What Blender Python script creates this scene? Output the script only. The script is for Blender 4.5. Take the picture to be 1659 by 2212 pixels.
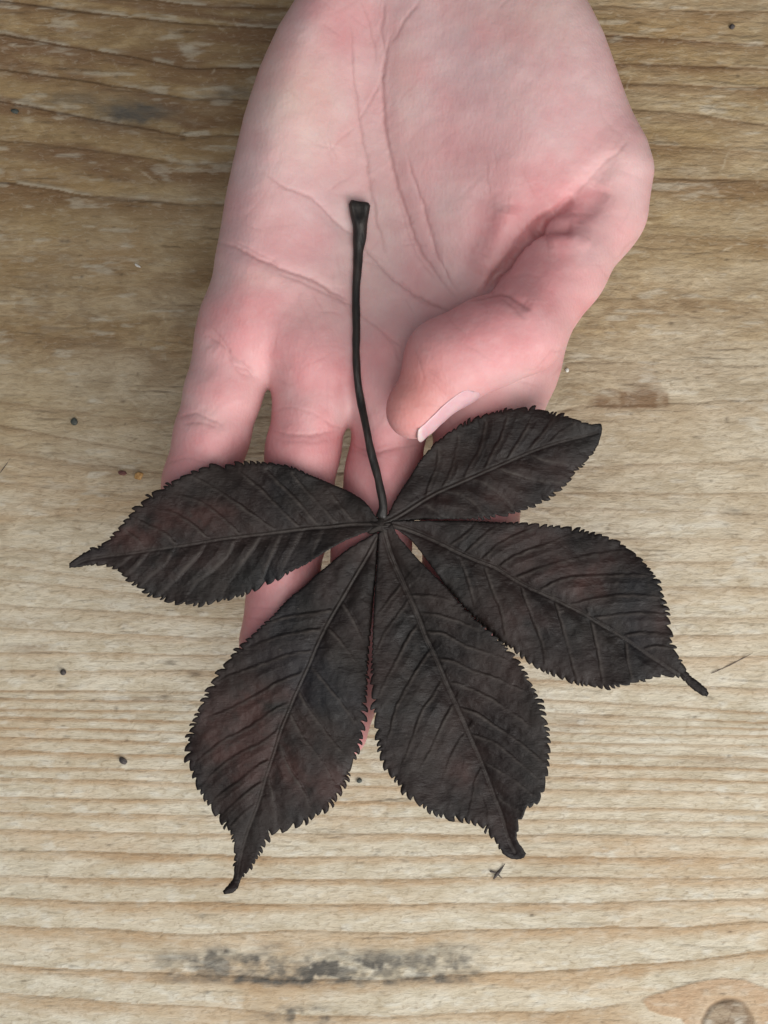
import bpy, bmesh, math, random
import numpy as np
from mathutils import Vector
from mathutils.geometry import delaunay_2d_cdt

for o in list(bpy.data.objects):
    bpy.data.objects.remove(o)
scene = bpy.context.scene
C = scene.collection
rng = np.random.default_rng(7)

# ------------------------------------------------------------------ camera, light, exposure
MM = 0.001
CAMZ, ZREF, SC = 445.0, 65.0, 0.1130          # millimetres; SC = mm per layout unit on the leaf's plane
CU, CV = 829.5, 1106.0                        # layout sheet is 1659 x 2212 units

cam = bpy.data.cameras.new('camera')
camo = bpy.data.objects.new('camera', cam)
C.objects.link(camo)
camo.location = (0, 0, CAMZ * MM)
cam.sensor_fit = 'VERTICAL'
cam.angle = 2 * math.atan(CV * SC / (CAMZ - ZREF))
cam.clip_start = 0.01
cam.clip_end = 20
scene.camera = camo

w = bpy.data.worlds.new('World')
scene.world = w
w.use_nodes = True
bg = w.node_tree.nodes['Background']
bg.inputs[0].default_value = (0.86, 0.93, 1.0, 1)
bg.inputs[1].default_value = 0.24

def area(name, loc, target, sx, sy, power, col):
    l = bpy.data.lights.new(name, 'AREA')
    l.shape = 'RECTANGLE'; l.size = sx; l.size_y = sy
    l.energy = power; l.color = col
    o = bpy.data.objects.new(name, l)
    C.objects.link(o)
    o.location = loc
    o.rotation_euler = (Vector(target) - Vector(loc)).to_track_quat('-Z', 'Y').to_euler()
    return o

area('window_light', (0.50, -0.60, 0.52), (0.0, -0.02, 0.04), 0.65, 0.55, 8.8, (1.0, 0.985, 0.955))
area('overhead_fill', (0.12, -0.35, 1.10), (0.0, -0.05, 0.0), 0.80, 0.80, 7.5, (1.0, 0.97, 0.93))  # added overhead fill, placed so sides facing far left stay darker

vs = scene.view_settings
vs.view_transform = 'Standard'
vs.look = 'None'
vs.exposure = 0.0
vs.gamma = 1.0
scene.render.resolution_x = 768
scene.render.resolution_y = 1024

# ------------------------------------------------------------------ helpers
def world(u, v, z):
    """layout (u,v) at height z (mm) -> mm coordinates"""
    s = SC * (CAMZ - z) / (CAMZ - ZREF)
    return (u - CU) * s, -(v - CV) * s

def layout(x, y, z):
    s = SC * (CAMZ - z) / (CAMZ - ZREF)
    return x / s + CU, -y / s + CV

_NT = {}
def vnoise(x, y, seed=0):
    """smooth value noise, vectorised, range -1..1"""
    T = _NT.get(seed)
    if T is None:
        T = _NT[seed] = np.random.default_rng(seed + 1000).uniform(-1, 1, (256, 256)).astype(np.float32)
    xi = np.floor(x).astype(int); yi = np.floor(y).astype(int)
    fx = x - xi; fy = y - yi
    fx = fx * fx * fx * (fx * (fx * 6 - 15) + 10); fy = fy * fy * fy * (fy * (fy * 6 - 15) + 10)
    a = T[xi & 255, yi & 255]; b = T[(xi + 1) & 255, yi & 255]
    c = T[xi & 255, (yi + 1) & 255]; d = T[(xi + 1) & 255, (yi + 1) & 255]
    return (a * (1 - fx) + b * fx) * (1 - fy) + (c * (1 - fx) + d * fx) * fy

def fbm(x, y, seed=0, oct=4, gain=0.5):
    s = 0; a = 1.0; t = 0
    for i in range(oct):
        s = s + a * vnoise(x * 2 ** i + 17.3 * i, y * 2 ** i + 9.1 * i, seed + i)
        t += a; a *= gain
    return s / t

def sstep(a, b, x):
    t = np.clip((x - a) / (b - a), 0, 1)
    return t * t * (3 - 2 * t)

def poly_dist(px, py, pts, closed=False):
    """distance from points to a polyline and the 0..1 position along it"""
    pts = np.asarray(pts, float)
    if closed:
        pts = np.vstack([pts, pts[:1]])
    best = np.full(px.shape, 1e9); bt = np.zeros(px.shape)
    seg = np.hypot(*(pts[1:] - pts[:-1]).T); L = seg.sum(); acc = 0
    for i in range(len(pts) - 1):
        ax, ay = pts[i]; bx, by = pts[i + 1]
        dx, dy = bx - ax, by - ay
        l2 = dx * dx + dy * dy + 1e-12
        t = np.clip(((px - ax) * dx + (py - ay) * dy) / l2, 0, 1)
        d = (px - ax - t * dx) ** 2 + (py - ay - t * dy) ** 2
        m = d < best
        best = np.where(m, d, best)
        bt = np.where(m, (acc + t * seg[i]) / L, bt)
        acc += seg[i]
    return np.sqrt(best), bt

def inside(px, py, pts):
    pts = np.asarray(pts, float); n = len(pts)
    r = np.zeros(px.shape, bool)
    for i in range(n):
        x1, y1 = pts[i]; x2, y2 = pts[(i + 1) % n]
        if y1 == y2: continue
        c = ((y1 > py) != (y2 > py)) & (px < (x2 - x1) * (py - y1) / (y2 - y1) + x1)
        r ^= c
    return r

def spline(pts, step):
    """Catmull-Rom through pts, resampled at about `step`"""
    P = np.asarray(pts, float)
    P = np.vstack([2 * P[0] - P[1], P, 2 * P[-1] - P[-2]])
    out = []
    for i in range(1, len(P) - 2):
        n = 12
        t = np.linspace(0, 1, n, endpoint=False)[:, None]
        a, b, c, d = P[i - 1], P[i], P[i + 1], P[i + 2]
        out.append(0.5 * ((2 * b) + (-a + c) * t + (2 * a - 5 * b + 4 * c - d) * t * t + (-a + 3 * b - 3 * c + d) * t ** 3))
    out = np.vstack(out + [P[-2:-1]])
    s = np.concatenate([[0], np.cumsum(np.hypot(*(out[1:, :2] - out[:-1, :2]).T))])
    n = max(2, int(s[-1] / step) + 1)
    q = np.linspace(0, s[-1], n)
    return np.stack([np.interp(q, s, out[:, k]) for k in range(out.shape[1])], 1)

def mesh_from(name, verts, faces, mat, parent=None, attrs=None, smooth=True):
    """verts in mm; origin left at the verts' own frame"""
    me = bpy.data.meshes.new(name)
    verts = np.asarray(verts, np.float32) * MM
    faces = np.asarray(faces, np.int32)
    k = faces.shape[1]
    me.vertices.add(len(verts)); me.vertices.foreach_set('co', verts.ravel())
    me.loops.add(faces.size); me.loops.foreach_set('vertex_index', faces.ravel())
    me.polygons.add(len(faces)); me.polygons.foreach_set('loop_start', np.arange(0, faces.size, k, dtype=np.int32))
    me.update(calc_edges=True)
    me.validate()
    if smooth:
        me.polygons.foreach_set('use_smooth', np.ones(len(me.polygons), bool))
    for n, a in (attrs or {}).items():
        at = me.attributes.new(n, 'FLOAT', 'POINT')
        at.data.foreach_set('value', np.asarray(a, np.float32))
    me.materials.append(mat)
    o = bpy.data.objects.new(name, me)
    C.objects.link(o)
    if parent: o.parent = parent
    return o

def tag(o, label, cat, group=None):
    o['label'] = label; o['category'] = cat
    if group: o['group'] = group

# ---- node helpers
class NT:
    def __init__(s, name):
        s.m = bpy.data.materials.new(name); s.m.use_nodes = True
        s.t = s.m.node_tree
        s.b = s.t.nodes['Principled BSDF']
    def n(s, typ, **kw):
        x = s.t.nodes.new(typ)
        for k, v in kw.items(): setattr(x, k, v)
        return x
    def link(s, a, b): s.t.links.new(a, b)
    def attr(s, name): return s.n('ShaderNodeAttribute', attribute_name=name).outputs['Fac']
    def math(s, op, a, b=None, clamp=False):
        x = s.n('ShaderNodeMath', operation=op, use_clamp=clamp)
        for i, q in enumerate((a, b)):
            if q is None: continue
            if isinstance(q, (int, float)): x.inputs[i].default_value = q
            else: s.link(q, x.inputs[i])
        return x.outputs[0]
    def mix(s, fac, a, b, blend='MIX'):
        x = s.n('ShaderNodeMix', data_type='RGBA', blend_type=blend)
        for i, q in ((0, fac), (6, a), (7, b)):
            if isinstance(q, (int, float)): x.inputs[i].default_value = q
            elif isinstance(q, tuple): x.inputs[i].default_value = (*q, 1)
            else: s.link(q, x.inputs[i])
        return x.outputs[2]
    def noise(s, vec, scale, detail=4, rough=0.55, dist=0.0):
        x = s.n('ShaderNodeTexNoise')
        x.inputs['Scale'].default_value = scale; x.inputs['Detail'].default_value = detail
        x.inputs['Roughness'].default_value = rough; x.inputs['Distortion'].default_value = dist
        if vec is not None: s.link(vec, x.inputs['Vector'])
        return x.outputs['Fac']
    def ramp(s, fac, lo, hi, a=0.0, b=1.0):
        x = s.n('ShaderNodeMapRange', interpolation_type='SMOOTHSTEP')
        s.link(fac, x.inputs[0])
        for i, q in enumerate((lo, hi, a, b)): x.inputs[i + 1].default_value = q
        return x.outputs[0]
    def bump(s, h, strength, dist, normal=None):
        x = s.n('ShaderNodeBump')
        x.inputs['Strength'].default_value = strength; x.inputs['Distance'].default_value = dist
        s.link(h, x.inputs['Height'])
        if normal is not None: s.link(normal, x.inputs['Normal'])
        return x.outputs[0]
    def objcoord(s): return s.n('ShaderNodeTexCoord').outputs['Object']
    def scaled(s, vec, sc):
        x = s.n('ShaderNodeVectorMath', operation='MULTIPLY'); s.link(vec, x.inputs[0]); x.inputs[1].default_value = sc
        return x.outputs[0]

# ------------------------------------------------------------------ the table top (weathered pine)
XK = np.array([-800, 0, 400, 830, 1250, 1659, 2500.])
LINES = [  # layout heights of the dark growth-ring edges at XK[1:6], dark strength, band strength
    (-330, -280, -270, -290, -270, .5, .6), (-260, -200, -190, -210, -190, .7, .7), (-190, -140, -130, -140, -120, .5, .6),
    (-120, -70, -50, -60, -40, .7, .7), (-50, 8, 30, 12, 28, .6, .7),
    (0, 50, 75, 70, 95, 1., .9), (75, 140, 160, 130, 145, .9, .9), (149, 212, 215, 172, 190, .8, .8),
    (220, 295, 290, 225, 265, .9, .9), (300, 350, 350, 305, 328, .35, .5), (396, 439, 430, 370, 390, .9, .8),
    (560, 590, 560, 500, 520, .12, .35), (720, 760, 720, 640, 650, .15, .4), (866, 915, 880, 780, 790, .2, .5),
    (921, 992, 960, 880, 858, .7, .7), (978, 1025, 1020, 1005, 996, .8, .6), (1040, 1080, 1070, 1064, 1064, .5, .6),
    (1085, 1110, 1100, 1094, 1110, .3, .5), (1178, 1230, 1200, 1160, 1165, .35, .6), (1220, 1270, 1250, 1215, 1212, .5, .7),
    (1251, 1295, 1300, 1270, 1265, .35, .7), (1306, 1330, 1345, 1330, 1333, .5, .7), (1359, 1375, 1385, 1375, 1368, .5, .7),
    (1407, 1413, 1420, 1420, 1416, .6, .7), (1447, 1447, 1460, 1470, 1490, .5, .6),
    (1491, 1493, 1500, 1512, 1540, .95, .7), (1509, 1515, 1525, 1542, 1560, .7, .7), (1529, 1535, 1547, 1564, 1573, .6, .7),
    (1547, 1557, 1567, 1582, 1589, .7, .7), (1571, 1579, 1590, 1603, 1612, .95, .75), (1593, 1603, 1614, 1627, 1637, .75, .7),
    (1621, 1631, 1640, 1652, 1661, .6, .75), (1655, 1663, 1671, 1681, 1688, .75, .7), (1681, 1689, 1697, 1707, 1713, .6, .7),
    (1721, 1727, 1734, 1743, 1751, .65, .8), (1755, 1761, 1766, 1771, 1776, .75, .7), (1793, 1801, 1800, 1804, 1810, .7, .8),
    (1837, 1849, 1848, 1850, 1853, .65, .8), (1891, 1899, 1899, 1896, 1896, .75, .75), (1941, 1949, 1952, 1949, 1940, .6, .8),
    (2003, 2015, 2015, 2004, 1991, .65, .85), (2083, 2107, 2122, 2096, 2051, .55, .9), (2145, 2175, 2200, 2178, 2108, .2, .7),
    (2240, 2260, 2275, 2290, 2300, .5, .8), (2310, 2320, 2330, 2340, 2360, .6, .8), (2370, 2380, 2390, 2400, 2410, .5, .8),
    (2430, 2440, 2450, 2460, 2470, .6, .8), (2500, 2505, 2515, 2520, 2530, .6, .8)]
LK = np.array([l[:5] for l in LINES], float)
LS = np.array([l[5] for l in LINES]); LB = np.array([l[6] for l in LINES])

def axis(lo, hi, inner, step, coarse):
    core = np.arange(-inner, inner + step / 2, step)
    a = np.arange(lo, -inner, coarse); b = np.arange(inner + coarse, hi + coarse, coarse)
    return np.concatenate([a, core, b])

def build_table():
    xs = axis(-420, 420, 114, 0.5, 5.0)
    ys = axis(-420, 420, 151, 0.31, 4.0)
    U = (xs / (SC * CAMZ / (CAMZ - ZREF))) + CU
    V = -(ys / (SC * CAMZ / (CAMZ - ZREF))) + CV
    nx, ny = len(xs), len(ys)
    G = np.zeros((nx, ny)); W = np.zeros((nx, ny)); PH = np.zeros((nx, ny)); ST = np.zeros((nx, ny)); BD = np.zeros((nx, ny))
    K = len(LINES)
    for i in range(nx):
        u = U[i]
        # smooth-ish interpolation of each ring edge across the sheet
        yk = np.array([np.interp(u, XK[1:6], r) for r in LK])
        sl_l = (LK[:, 1] - LK[:, 0]) / 400 * 0.5; sl_r = (LK[:, 4] - LK[:, 3]) / 409 * 0.3
        if u < 0: yk = yk + sl_l * u
        if u > 1659: yk = yk + sl_r * (u - 1659)
        wob = vnoise(np.full(K, u / 210.0), np.arange(K) * 3.7, 3) * 3.6 + vnoise(np.full(K, u / 60.0), np.arange(K) * 5.1, 4) * 1.3
        gap = np.minimum(np.diff(yk, prepend=yk[0] - 60), np.diff(yk, append=yk[-1] + 60))
        yk = yk + wob * np.clip(gap / 45, 0.25, 1.6)
        # ring edges bend round the knot in the near right corner
        yk = np.maximum.accumulate(yk + np.arange(K) * 1e-3)
        g = np.interp(V, yk, np.arange(K)) + np.minimum(V - yk[0], 0) / 60 + np.maximum(V - yk[-1], 0) / 60
        G[i] = g
        k = np.clip(np.floor(g).astype(int), 0, K - 2)
        p = np.where((g < 0) | (g > K - 1), g - np.floor(g), g - k)
        PH[i] = p
        W[i] = np.clip(yk[k + 1] - yk[k], 20, 170)
        ST[i] = np.where(p > .5, LS[k + 1], LS[k]); BD[i] = LB[k]
    UU, VV = np.meshgrid(U, V, indexing='ij')
    n1 = fbm(UU / 90, G * 1.3, 11, 4); n2 = fbm(UU / 26, VV / 7, 12, 4); n3 = fbm(UU / 240, VV / 60, 13, 3)
    dl = np.minimum(PH, 1 - PH) * W                                    # distance to nearest ring edge
    st = ST * np.clip(0.62 + 0.75 * n1 + .15 * n2, 0.05, 1.2)
    lw = 1.9 + 1.6 * sstep(900, 100, VV) * np.clip(.5 + n1, 0, 1.2)
    st = st * (1 - .45 * sstep(480, 620, VV) * sstep(1500, 1420, VV)) * (1 - .5 * sstep(900, 1300, UU) * sstep(700, 500, VV))
    st = st * np.clip(.35 + 1.3 * (fbm(UU / 130, G * 2.3, 14, 3) + .45), 0, 1.1)
    line = st * np.exp(-(dl / lw) ** 2) * (1 - .55 * sstep(1400, 1550, VV) - .22 * sstep(1600, 1900, VV))
    # latewood: dark just below the edge, fading towards the next ring
    bw = np.clip(0.33 + 0.16 * n1 + .08 * n2, .12, .7)
    low = sstep(1380, 1560, VV)
    plate = 1 - sstep(.14 + .12 * n1, .50 + .22 * n1 + .10 * n2, PH)
    late = BD * ((1 - low) * np.exp(-(PH / bw) ** 2) + low * plate + 0.10 * sstep(.86, 1.0, PH)) * np.clip(.85 + .5 * n3, .3, 1.2)
    late = np.clip(late * 1.15 * (1 - .45 * sstep(480, 620, VV) * sstep(1450, 1300, VV)), 0, 1)
    # height: hard latewood stands proud, soft earlywood is worn away
    amp = np.clip(W / 45, .4, 1.3)
    relief = .24 - .08 * sstep(1500, 1350, VV) + .26 * sstep(480, 250, VV) * sstep(1200, 600, UU)
    h = amp * (relief * BD * np.exp(-(PH / .45) ** 2) * sstep(0, 5.5, PH * W) + 0.08 * n1) - 0.35 * line
    h += 0.10 * n2 + 0.12 * n3
    # knot
    ku, kv = 1572, 2214
    e = np.hypot((UU - ku) / 62, (VV - kv) / 62)
    ang = np.arctan2(VV - kv, UU - ku)
    e_w = e + 0.05 * vnoise(np.cos(ang) * 2 + 5, np.sin(ang) * 2 + 5, 21)
    knot = 1 - sstep(.80, .92, e_w)
    kring = np.exp(-((e_w - .87) / .075) ** 2) * sstep(-.95, -.2, -np.sin(ang))
    eye = poly_dist(UU, VV, [(1384, 2160), (1400, 2185), (1430, 2196), (1470, 2203), (1500, 2250), (1600, 2290), (1700, 2260), (1720, 2180), (1690, 2150),
                             (1655, 2132), (1610, 2115), (1560, 2110), (1500, 2120), (1440, 2138), (1400, 2150)], True)[0]
    ein = inside(UU, VV, [(1384, 2160), (1400, 2185), (1430, 2196), (1470, 2203), (1500, 2250), (1600, 2290), (1700, 2260), (1720, 2180), (1690, 2150),
                          (1655, 2132), (1610, 2115), (1560, 2110), (1500, 2120), (1440, 2138), (1400, 2150)])
    eyem = np.where(ein, sstep(0, 5, eye), 0)
    clear = sstep(60, 8, eye) * (~ein) + ein
    clear = np.clip(clear, 0, 1)
    late = late * (1 - .85 * clear); line = line * (1 - clear)
    h = h * (1 - .7 * clear) + .35 * eyem * (1 - sstep(.7, 1.5, -e + 2.0)) * 0 + .25 * eyem - .55 * kring - .1 * knot
    for (a0, l0) in ((-2.2, .9), (-1.2, .8), (-.4, .7), (-2.9, .6)):
        cx_, cy_ = UU - ku, VV - kv
        al = cx_ * math.cos(a0) + cy_ * math.sin(a0); ac = -cx_ * math.sin(a0) + cy_ * math.cos(a0) + 3 * vnoise(al / 14, al * 0 + a0, 46)
        kring = np.maximum(kring, .8 * np.exp(-(ac / 1.6) ** 2) * sstep(0, 12, al) * sstep(l0 * 62, l0 * 50, al))
    # stains with a shape of their own
    def blob(u, v, ru, rv): return np.exp(-(((UU - u) / ru) ** 2 + ((VV - v) / rv) ** 2))
    ns = fbm(UU / 58, VV / 30, 31, 4); ns2 = fbm(UU / 19, VV / 15, 35, 4)
    stain = np.clip(sstep(290, 420, UU) * sstep(1065, 1000, UU) * sstep(2034, 2078, VV + 16 * ns) * sstep(2138 - .00006 * (UU - 700) ** 2, 2118 - .00006 * (UU - 700) ** 2, VV) * (.70 + .7 * ns + .8 * ns2), 0, .9)
    stain += .45 * np.clip(blob(700, 2105, 130, 30) * (.6 + 1.0 * ns2), 0, 1)
    stain += 1.2 * np.clip(blob(650, 2192, 80, 16) * (.6 + 1.6 * ns2), 0, 1)
    stain += 1.3 * np.clip(blob(290, 246, 80, 26) * (.85 + .8 * ns + .6 * ns2), 0, 1) + .5 * np.clip(blob(170, 215, 110, 18) * (.6 + 1.4 * ns), 0, 1)
    stain += .6 * np.clip(blob(495, 200, 70, 16) * (.6 + 1.4 * ns), 0, 1) + .35 * np.clip(blob(560, 40, 90, 12) * (.6 + 1.4 * ns2), 0, 1)
    stain += .55 * blob(1580, 1105, 22, 9) * (.7 + ns2) + .4 * blob(1545, 1150, 60, 10) * np.clip(ns, 0, 1)
    brown = 1.15 * np.clip(sstep(1270, 1330, UU + 30 * ns) * sstep(838, 854, VV + 7 * ns2) * sstep(888, 876, VV + 4 * ns2) * sstep(0, 10, 1452 - (VV - 880) * -.1 - UU) * (.75 + .5 * ns + .6 * ns2), 0, 1)
    brown += .55 * np.clip(sstep(1440 + (VV - 850) * .32, 1430 + (VV - 850) * .32, UU) * blob(1400, 835, 52, 36), 0, 1)
    brown += np.clip(2.0 * fbm(UU / 200, G * 1.6, 57, 4) + .15, 0, 1) * 1.25 * sstep(560, 300, VV) * sstep(1250, 400, UU)
    brown += .35 * np.clip(1.5 * fbm(UU / 260, G * 1.0, 58, 3) - .1, 0, .8) * sstep(1300, 900, VV)
    brown += .5 * blob(230, 285, 110, 12) * (.6 + .8 * ns) + .5 * blob(60, 1400, 60, 10) + .5 * blob(300, 1512, 90, 7) + .4 * blob(1240, 1562, 50, 16)
    brown += .4 * blob(1570, 1645, 90, 10) + .3 * blob(20, 1345, 120, 12)
    # small dark pits, and pale scuffs
    spk = np.zeros_like(UU); sr = np.random.default_rng(5)
    cells = [(133, 520, 6, 3), (188, 519, 4, 2), (145, 520, 6, 3), (262, 592, 4, 3), (176, 597, 4, 4), (84, 392, 4, 2), (110, 476, 2, 2), (16, 281, 4, 2),
             (165, 835, 4, 2), (265, 866, 5, 3), (238, 918, 3, 2), (270, 915, 2, 2), (1594, 162, 4, 4), (1580, 56, 5, 4), (1363, 894, 3, 2), (1415, 906, 3, 2),
             (1570, 905, 4, 6), (1464, 605, 5, 2), (1570, 510, 30, 1.5), (1500, 672, 7, 2), (1418, 802, 6, 1.6), (145, 1647, 4, 3), (250, 1530, 4, 5), (200, 1512, 6, 3),
             (775, 1685, 6, 5), (1575, 1633, 3, 3), (1440, 1800, 5, 2), (950, 2165, 3, 2), (1125, 2070, 4, 2), (130, 2105, 40, 1.2), (100, 2095, 25, 1.0), (105, 2173, 16, 1.2),
             (365, 1430, 14, 5), (420, 1455, 16, 6), (355, 1505, 12, 5), (1160, 1640, 5, 2), (980, 1960, 4, 2), (1310, 1545, 14, 1.3), (1500, 1548, 8, 2)]
    for (u, v, a, b) in cells:
        spk += np.exp(-(((UU - u) / a) ** 2 + ((VV - v) / b) ** 2)) * .8
    for q in range(1100):
        u = sr.uniform(-60, 1720); v = sr.uniform(-60, 2280); a = sr.uniform(2.0, 7.5); b = sr.uniform(1.5, 2.8); s = sr.uniform(.12, .8) * (1.0 if sr.random() < .5 else .5)
        i0, i1 = np.searchsorted(U, [u - 4 * a, u + 4 * a]); j1, j0 = ny - np.searchsorted(V[::-1], [v - 4 * b, v + 4 * b])
        uu = UU[i0:i1, j0:j1]; vv = VV[i0:i1, j0:j1]
        spk[i0:i1, j0:j1] += s * np.exp(-(((uu - u) / a) ** 2 + ((vv - v) / b) ** 2))
    # short hairline checks along the grain and stray scratches
    for q in range(420):
        u = sr.uniform(-60, 1720); v = sr.uniform(-60, 2280) if q < 180 else sr.uniform(-60, 1350); L = sr.uniform(10, 75); s = sr.uniform(.2, .75); t = sr.uniform(-.03, .12 if v < 1300 else .03)
        i0, i1 = np.searchsorted(U, [u - L, u + L]); j1, j0 = ny - np.searchsorted(V[::-1], [v - 16, v + 16])
        uu = UU[i0:i1, j0:j1]; vv = VV[i0:i1, j0:j1]
        c = v + (uu - u) * t + 1.5 * vnoise(uu / 14, uu * 0 + q, 44)
        spk[i0:i1, j0:j1] += s * np.exp(-((vv - c) / 1.6) ** 2) * np.clip(1 - ((uu - u) / L) ** 2, 0, 1)
    pale = (1 - .72 * sstep(1450, 1000, VV)) * np.clip(fbm(UU / 34, VV / 13, 51, 4) * 2.4 - .4, 0, 1) * (.35 + .65 * sstep(.25, .7, PH))
    scr = np.zeros_like(UU)
    for q in range(230):
        u = sr.uniform(-60, 1720); v = sr.uniform(-60, 2280); L = sr.uniform(6, 34); a = sr.uniform(-1.2, 1.2); s = sr.uniform(.3, .9)
        i0, i1 = np.searchsorted(U, [u - L, u + L]); j1, j0 = ny - np.searchsorted(V[::-1], [v - L, v + L])
        uu = UU[i0:i1, j0:j1] - u; vv = VV[i0:i1, j0:j1] - v
        al = uu * math.cos(a) + vv * math.sin(a); ac = -uu * math.sin(a) + vv * math.cos(a)
        ac = ac + 1.5 * vnoise(al / 8, al * 0 + q, 45)
        scr[i0:i1, j0:j1] += s * np.exp(-(ac / 1.8) ** 2) * np.clip(1 - (al / L) ** 2, 0, 1)
    for (u, v, a, b, s) in [(405, 105, 16, 7, 1), (530, 140, 16, 6, .6), (150, 10, 30, 4, .8), (300, 425, 70, 9, .6), (430, 428, 40, 6, .5), (295, 568, 5, 3, 1.2), (1230, 930, 30, 5, .4), (1380, 930, 20, 4, .5),
                            (1010, 2080, 14, 10, .6), (590, 2090, 12, 12, .8), (300, 860, 60, 6, .4), (120, 1050, 30, 8, .5), (1500, 372, 30, 10, .5), (280, 1215, 40, 10, .4)]:
        pale += s * blob(u, v, a, b) * (.7 + .5 * ns2)
    tear = sstep(640, 420, VV) * np.exp(-((1 - PH) * W / 7.0) ** 2) * np.clip(fbm(UU / 60, G * 3.0, 66, 4) * 2.6 + .15, 0, 1)
    pale += .85 * tear * sstep(1000, 700, UU) + .4 * tear
    pale += np.clip(fbm(UU / 70, VV / 16, 67, 4) * 3.0 - 1.0, 0, .7) * sstep(1350, 1200, VV)
    h += .25 * tear
    aged_dim = np.clip(sstep(1500, 350, VV + .10 * (UU - 830)) * .95 + .25 * n3 + .12 * n1 + .25 * sstep(700, 0, UU) * sstep(500, 200, VV), 0, 1)  # browner old wood, with light falloff towards far edge put into its colour
    h += -.30 * np.clip(spk, 0, 1) + .10 * np.clip(pale, 0, 1) + .10 * scr
    # torn fibre relief of the older wood towards the far edge
    h += aged_dim * (.22 * np.clip(fbm(UU / 45, VV / 9, 61, 4), -.4, 1))
    X, Y = np.meshgrid(xs, ys, indexing='ij')
    verts = np.stack([X, Y, h - .3], -1).reshape(-1, 3)
    idx = np.arange(nx * ny).reshape(nx, ny)
    f = np.stack([idx[:-1, :-1], idx[1:, :-1], idx[1:, 1:], idx[:-1, 1:]], -1).reshape(-1, 4)

    m = NT('weathered_pine')
    oc = m.objcoord()
    sx = m.n('ShaderNodeSeparateXYZ'); m.link(oc, sx.inputs[0])
    cb = m.n('ShaderNodeCombineXYZ')
    m.link(m.math('MULTIPLY', sx.outputs[0], 120.0), cb.inputs[0]); m.link(m.math('MULTIPLY', m.attr('ring'), 4.0), cb.inputs[1])
    fine = m.noise(cb.outputs[0], 2.2, 6, .65, .4)
    cb2 = m.n('ShaderNodeCombineXYZ')
    m.link(m.math('MULTIPLY', sx.outputs[0], 260.0), cb2.inputs[0]); m.link(m.math('MULTIPLY', sx.outputs[1], 1500.0), cb2.inputs[1])
    fib = m.noise(cb2.outputs[0], 1.0, 4, .6, .5)
    patch = m.noise(m.scaled(oc, (85, 190, 1)), 1.0, 6, .62, .8)
    mott = m.noise(m.scaled(oc, (420, 760, 1)), 1.0, 4, .65, .6)
    tone = m.noise(m.scaled(oc, (14, 30, 1)), 1.0, 3, .5, .3)
    pale_c = m.mix(m.ramp(patch, .34, .68), (.445, .388, .287), (.565, .518, .418))
    pale_c = m.mix(m.ramp(tone, .44, .66, 0, .4), pale_c, (.52, .435, .315))
    aged_dim_c = m.mix(m.ramp(patch, .34, .68), (.225, .145, .068), (.37, .264, .136))
    aged_dim_c = m.mix(m.ramp(tone, .40, .64, 0, .55), aged_dim_c, (.31, .225, .115))
    base = m.mix(m.attr('aged_dim'), pale_c, aged_dim_c)
    late_c = m.mix(m.attr('aged_dim'), (.40, .275, .16), (.16, .088, .040))
    lf = m.math('MULTIPLY', m.attr('late'), m.ramp(fine, .25, .7, .72, 1.05), True)
    warm = m.noise(m.scaled(oc, (9, 42, 1)), 1.0, 4, .6, .8)
    base = m.mix(m.ramp(warm, .50, .70, 0, .55), base, m.mix(m.attr('aged_dim'), (.43, .29, .165), (.27, .165, .072)))
    base = m.mix(lf, base, late_c)
    base = m.mix(m.math('MULTIPLY', m.attr('brown'), .85, True), base, (.165, .092, .046))
    base = m.mix(m.math('MULTIPLY', m.attr('eye'), .85, True), base, m.mix(m.ramp(fine, .3, .7), (.37, .235, .135), (.44, .30, .185)))
    base = m.mix(m.math('MULTIPLY', m.attr('knot'), .9, True), base, m.mix(m.ramp(patch, .35, .65), (.17, .12, .08), (.34, .27, .19)))
    base = m.mix(m.math('MULTIPLY', m.attr('pale'), .7, True), base, m.mix(m.attr('aged_dim'), (.58, .55, .47), (.45, .40, .31)))
    base = m.mix(m.math('MULTIPLY', m.attr('scratch'), .5, True), base, (.60, .52, .39))
    base = m.mix(m.math('MULTIPLY', m.ramp(fib, .52, .74), .26), base, m.mix(.5, base, (.16, .105, .06)))
    base = m.mix(m.math('MULTIPLY', m.ramp(fib, .46, .28), .12), base, (.68, .62, .50))
    base = m.mix(m.ramp(mott, .50, .70, 0, .42), base, (.22, .155, .09))
    base = m.mix(m.ramp(mott, .46, .28, 0, .22), base, (.53, .475, .37))
    base = m.mix(m.math('MULTIPLY', m.attr('stain'), m.ramp(patch, .3, .6, .6, 1.0), True), base, (.085, .078, .068))
    base = m.mix(m.math('MULTIPLY', m.attr('line'), .62, True), base, (.115, .068, .034))
    base = m.mix(m.math('MULTIPLY', m.attr('speck'), .75, True), base, (.06, .042, .028))
    m.link(base, m.b.inputs['Base Color'])
    m.b.inputs['Roughness'].default_value = .72
    m.b.inputs['Specular IOR Level'].default_value = .25
    hb = m.math('ADD', m.math('ADD', m.math('MULTIPLY', fib, .4), m.math('MULTIPLY', mott, .7)), m.math('MULTIPLY', fine, .5))
    m.link(m.bump(hb, .8, .0006), m.b.inputs['Normal'])
    o = mesh_from('table_top', verts, f, m.m, None, dict(ring=G.ravel(), late=late.ravel(), line=np.clip(line + .9 * kring, 0, 1.3).ravel(), aged_dim=aged_dim.ravel(), stain=np.clip(stain, 0, 1).ravel(),
                  brown=np.clip(brown, 0, 1).ravel(), eye=(eyem * (1 - .35 * sstep(1.6, .95, e))).ravel(), knot=knot.ravel(), pale=np.clip(pale, 0, 1).ravel(), scratch=np.clip(scr, 0, 1).ravel(), speck=np.clip(spk, 0, 1).ravel()))
    o['kind'] = 'structure'
    return xs, ys, h - .3

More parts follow.
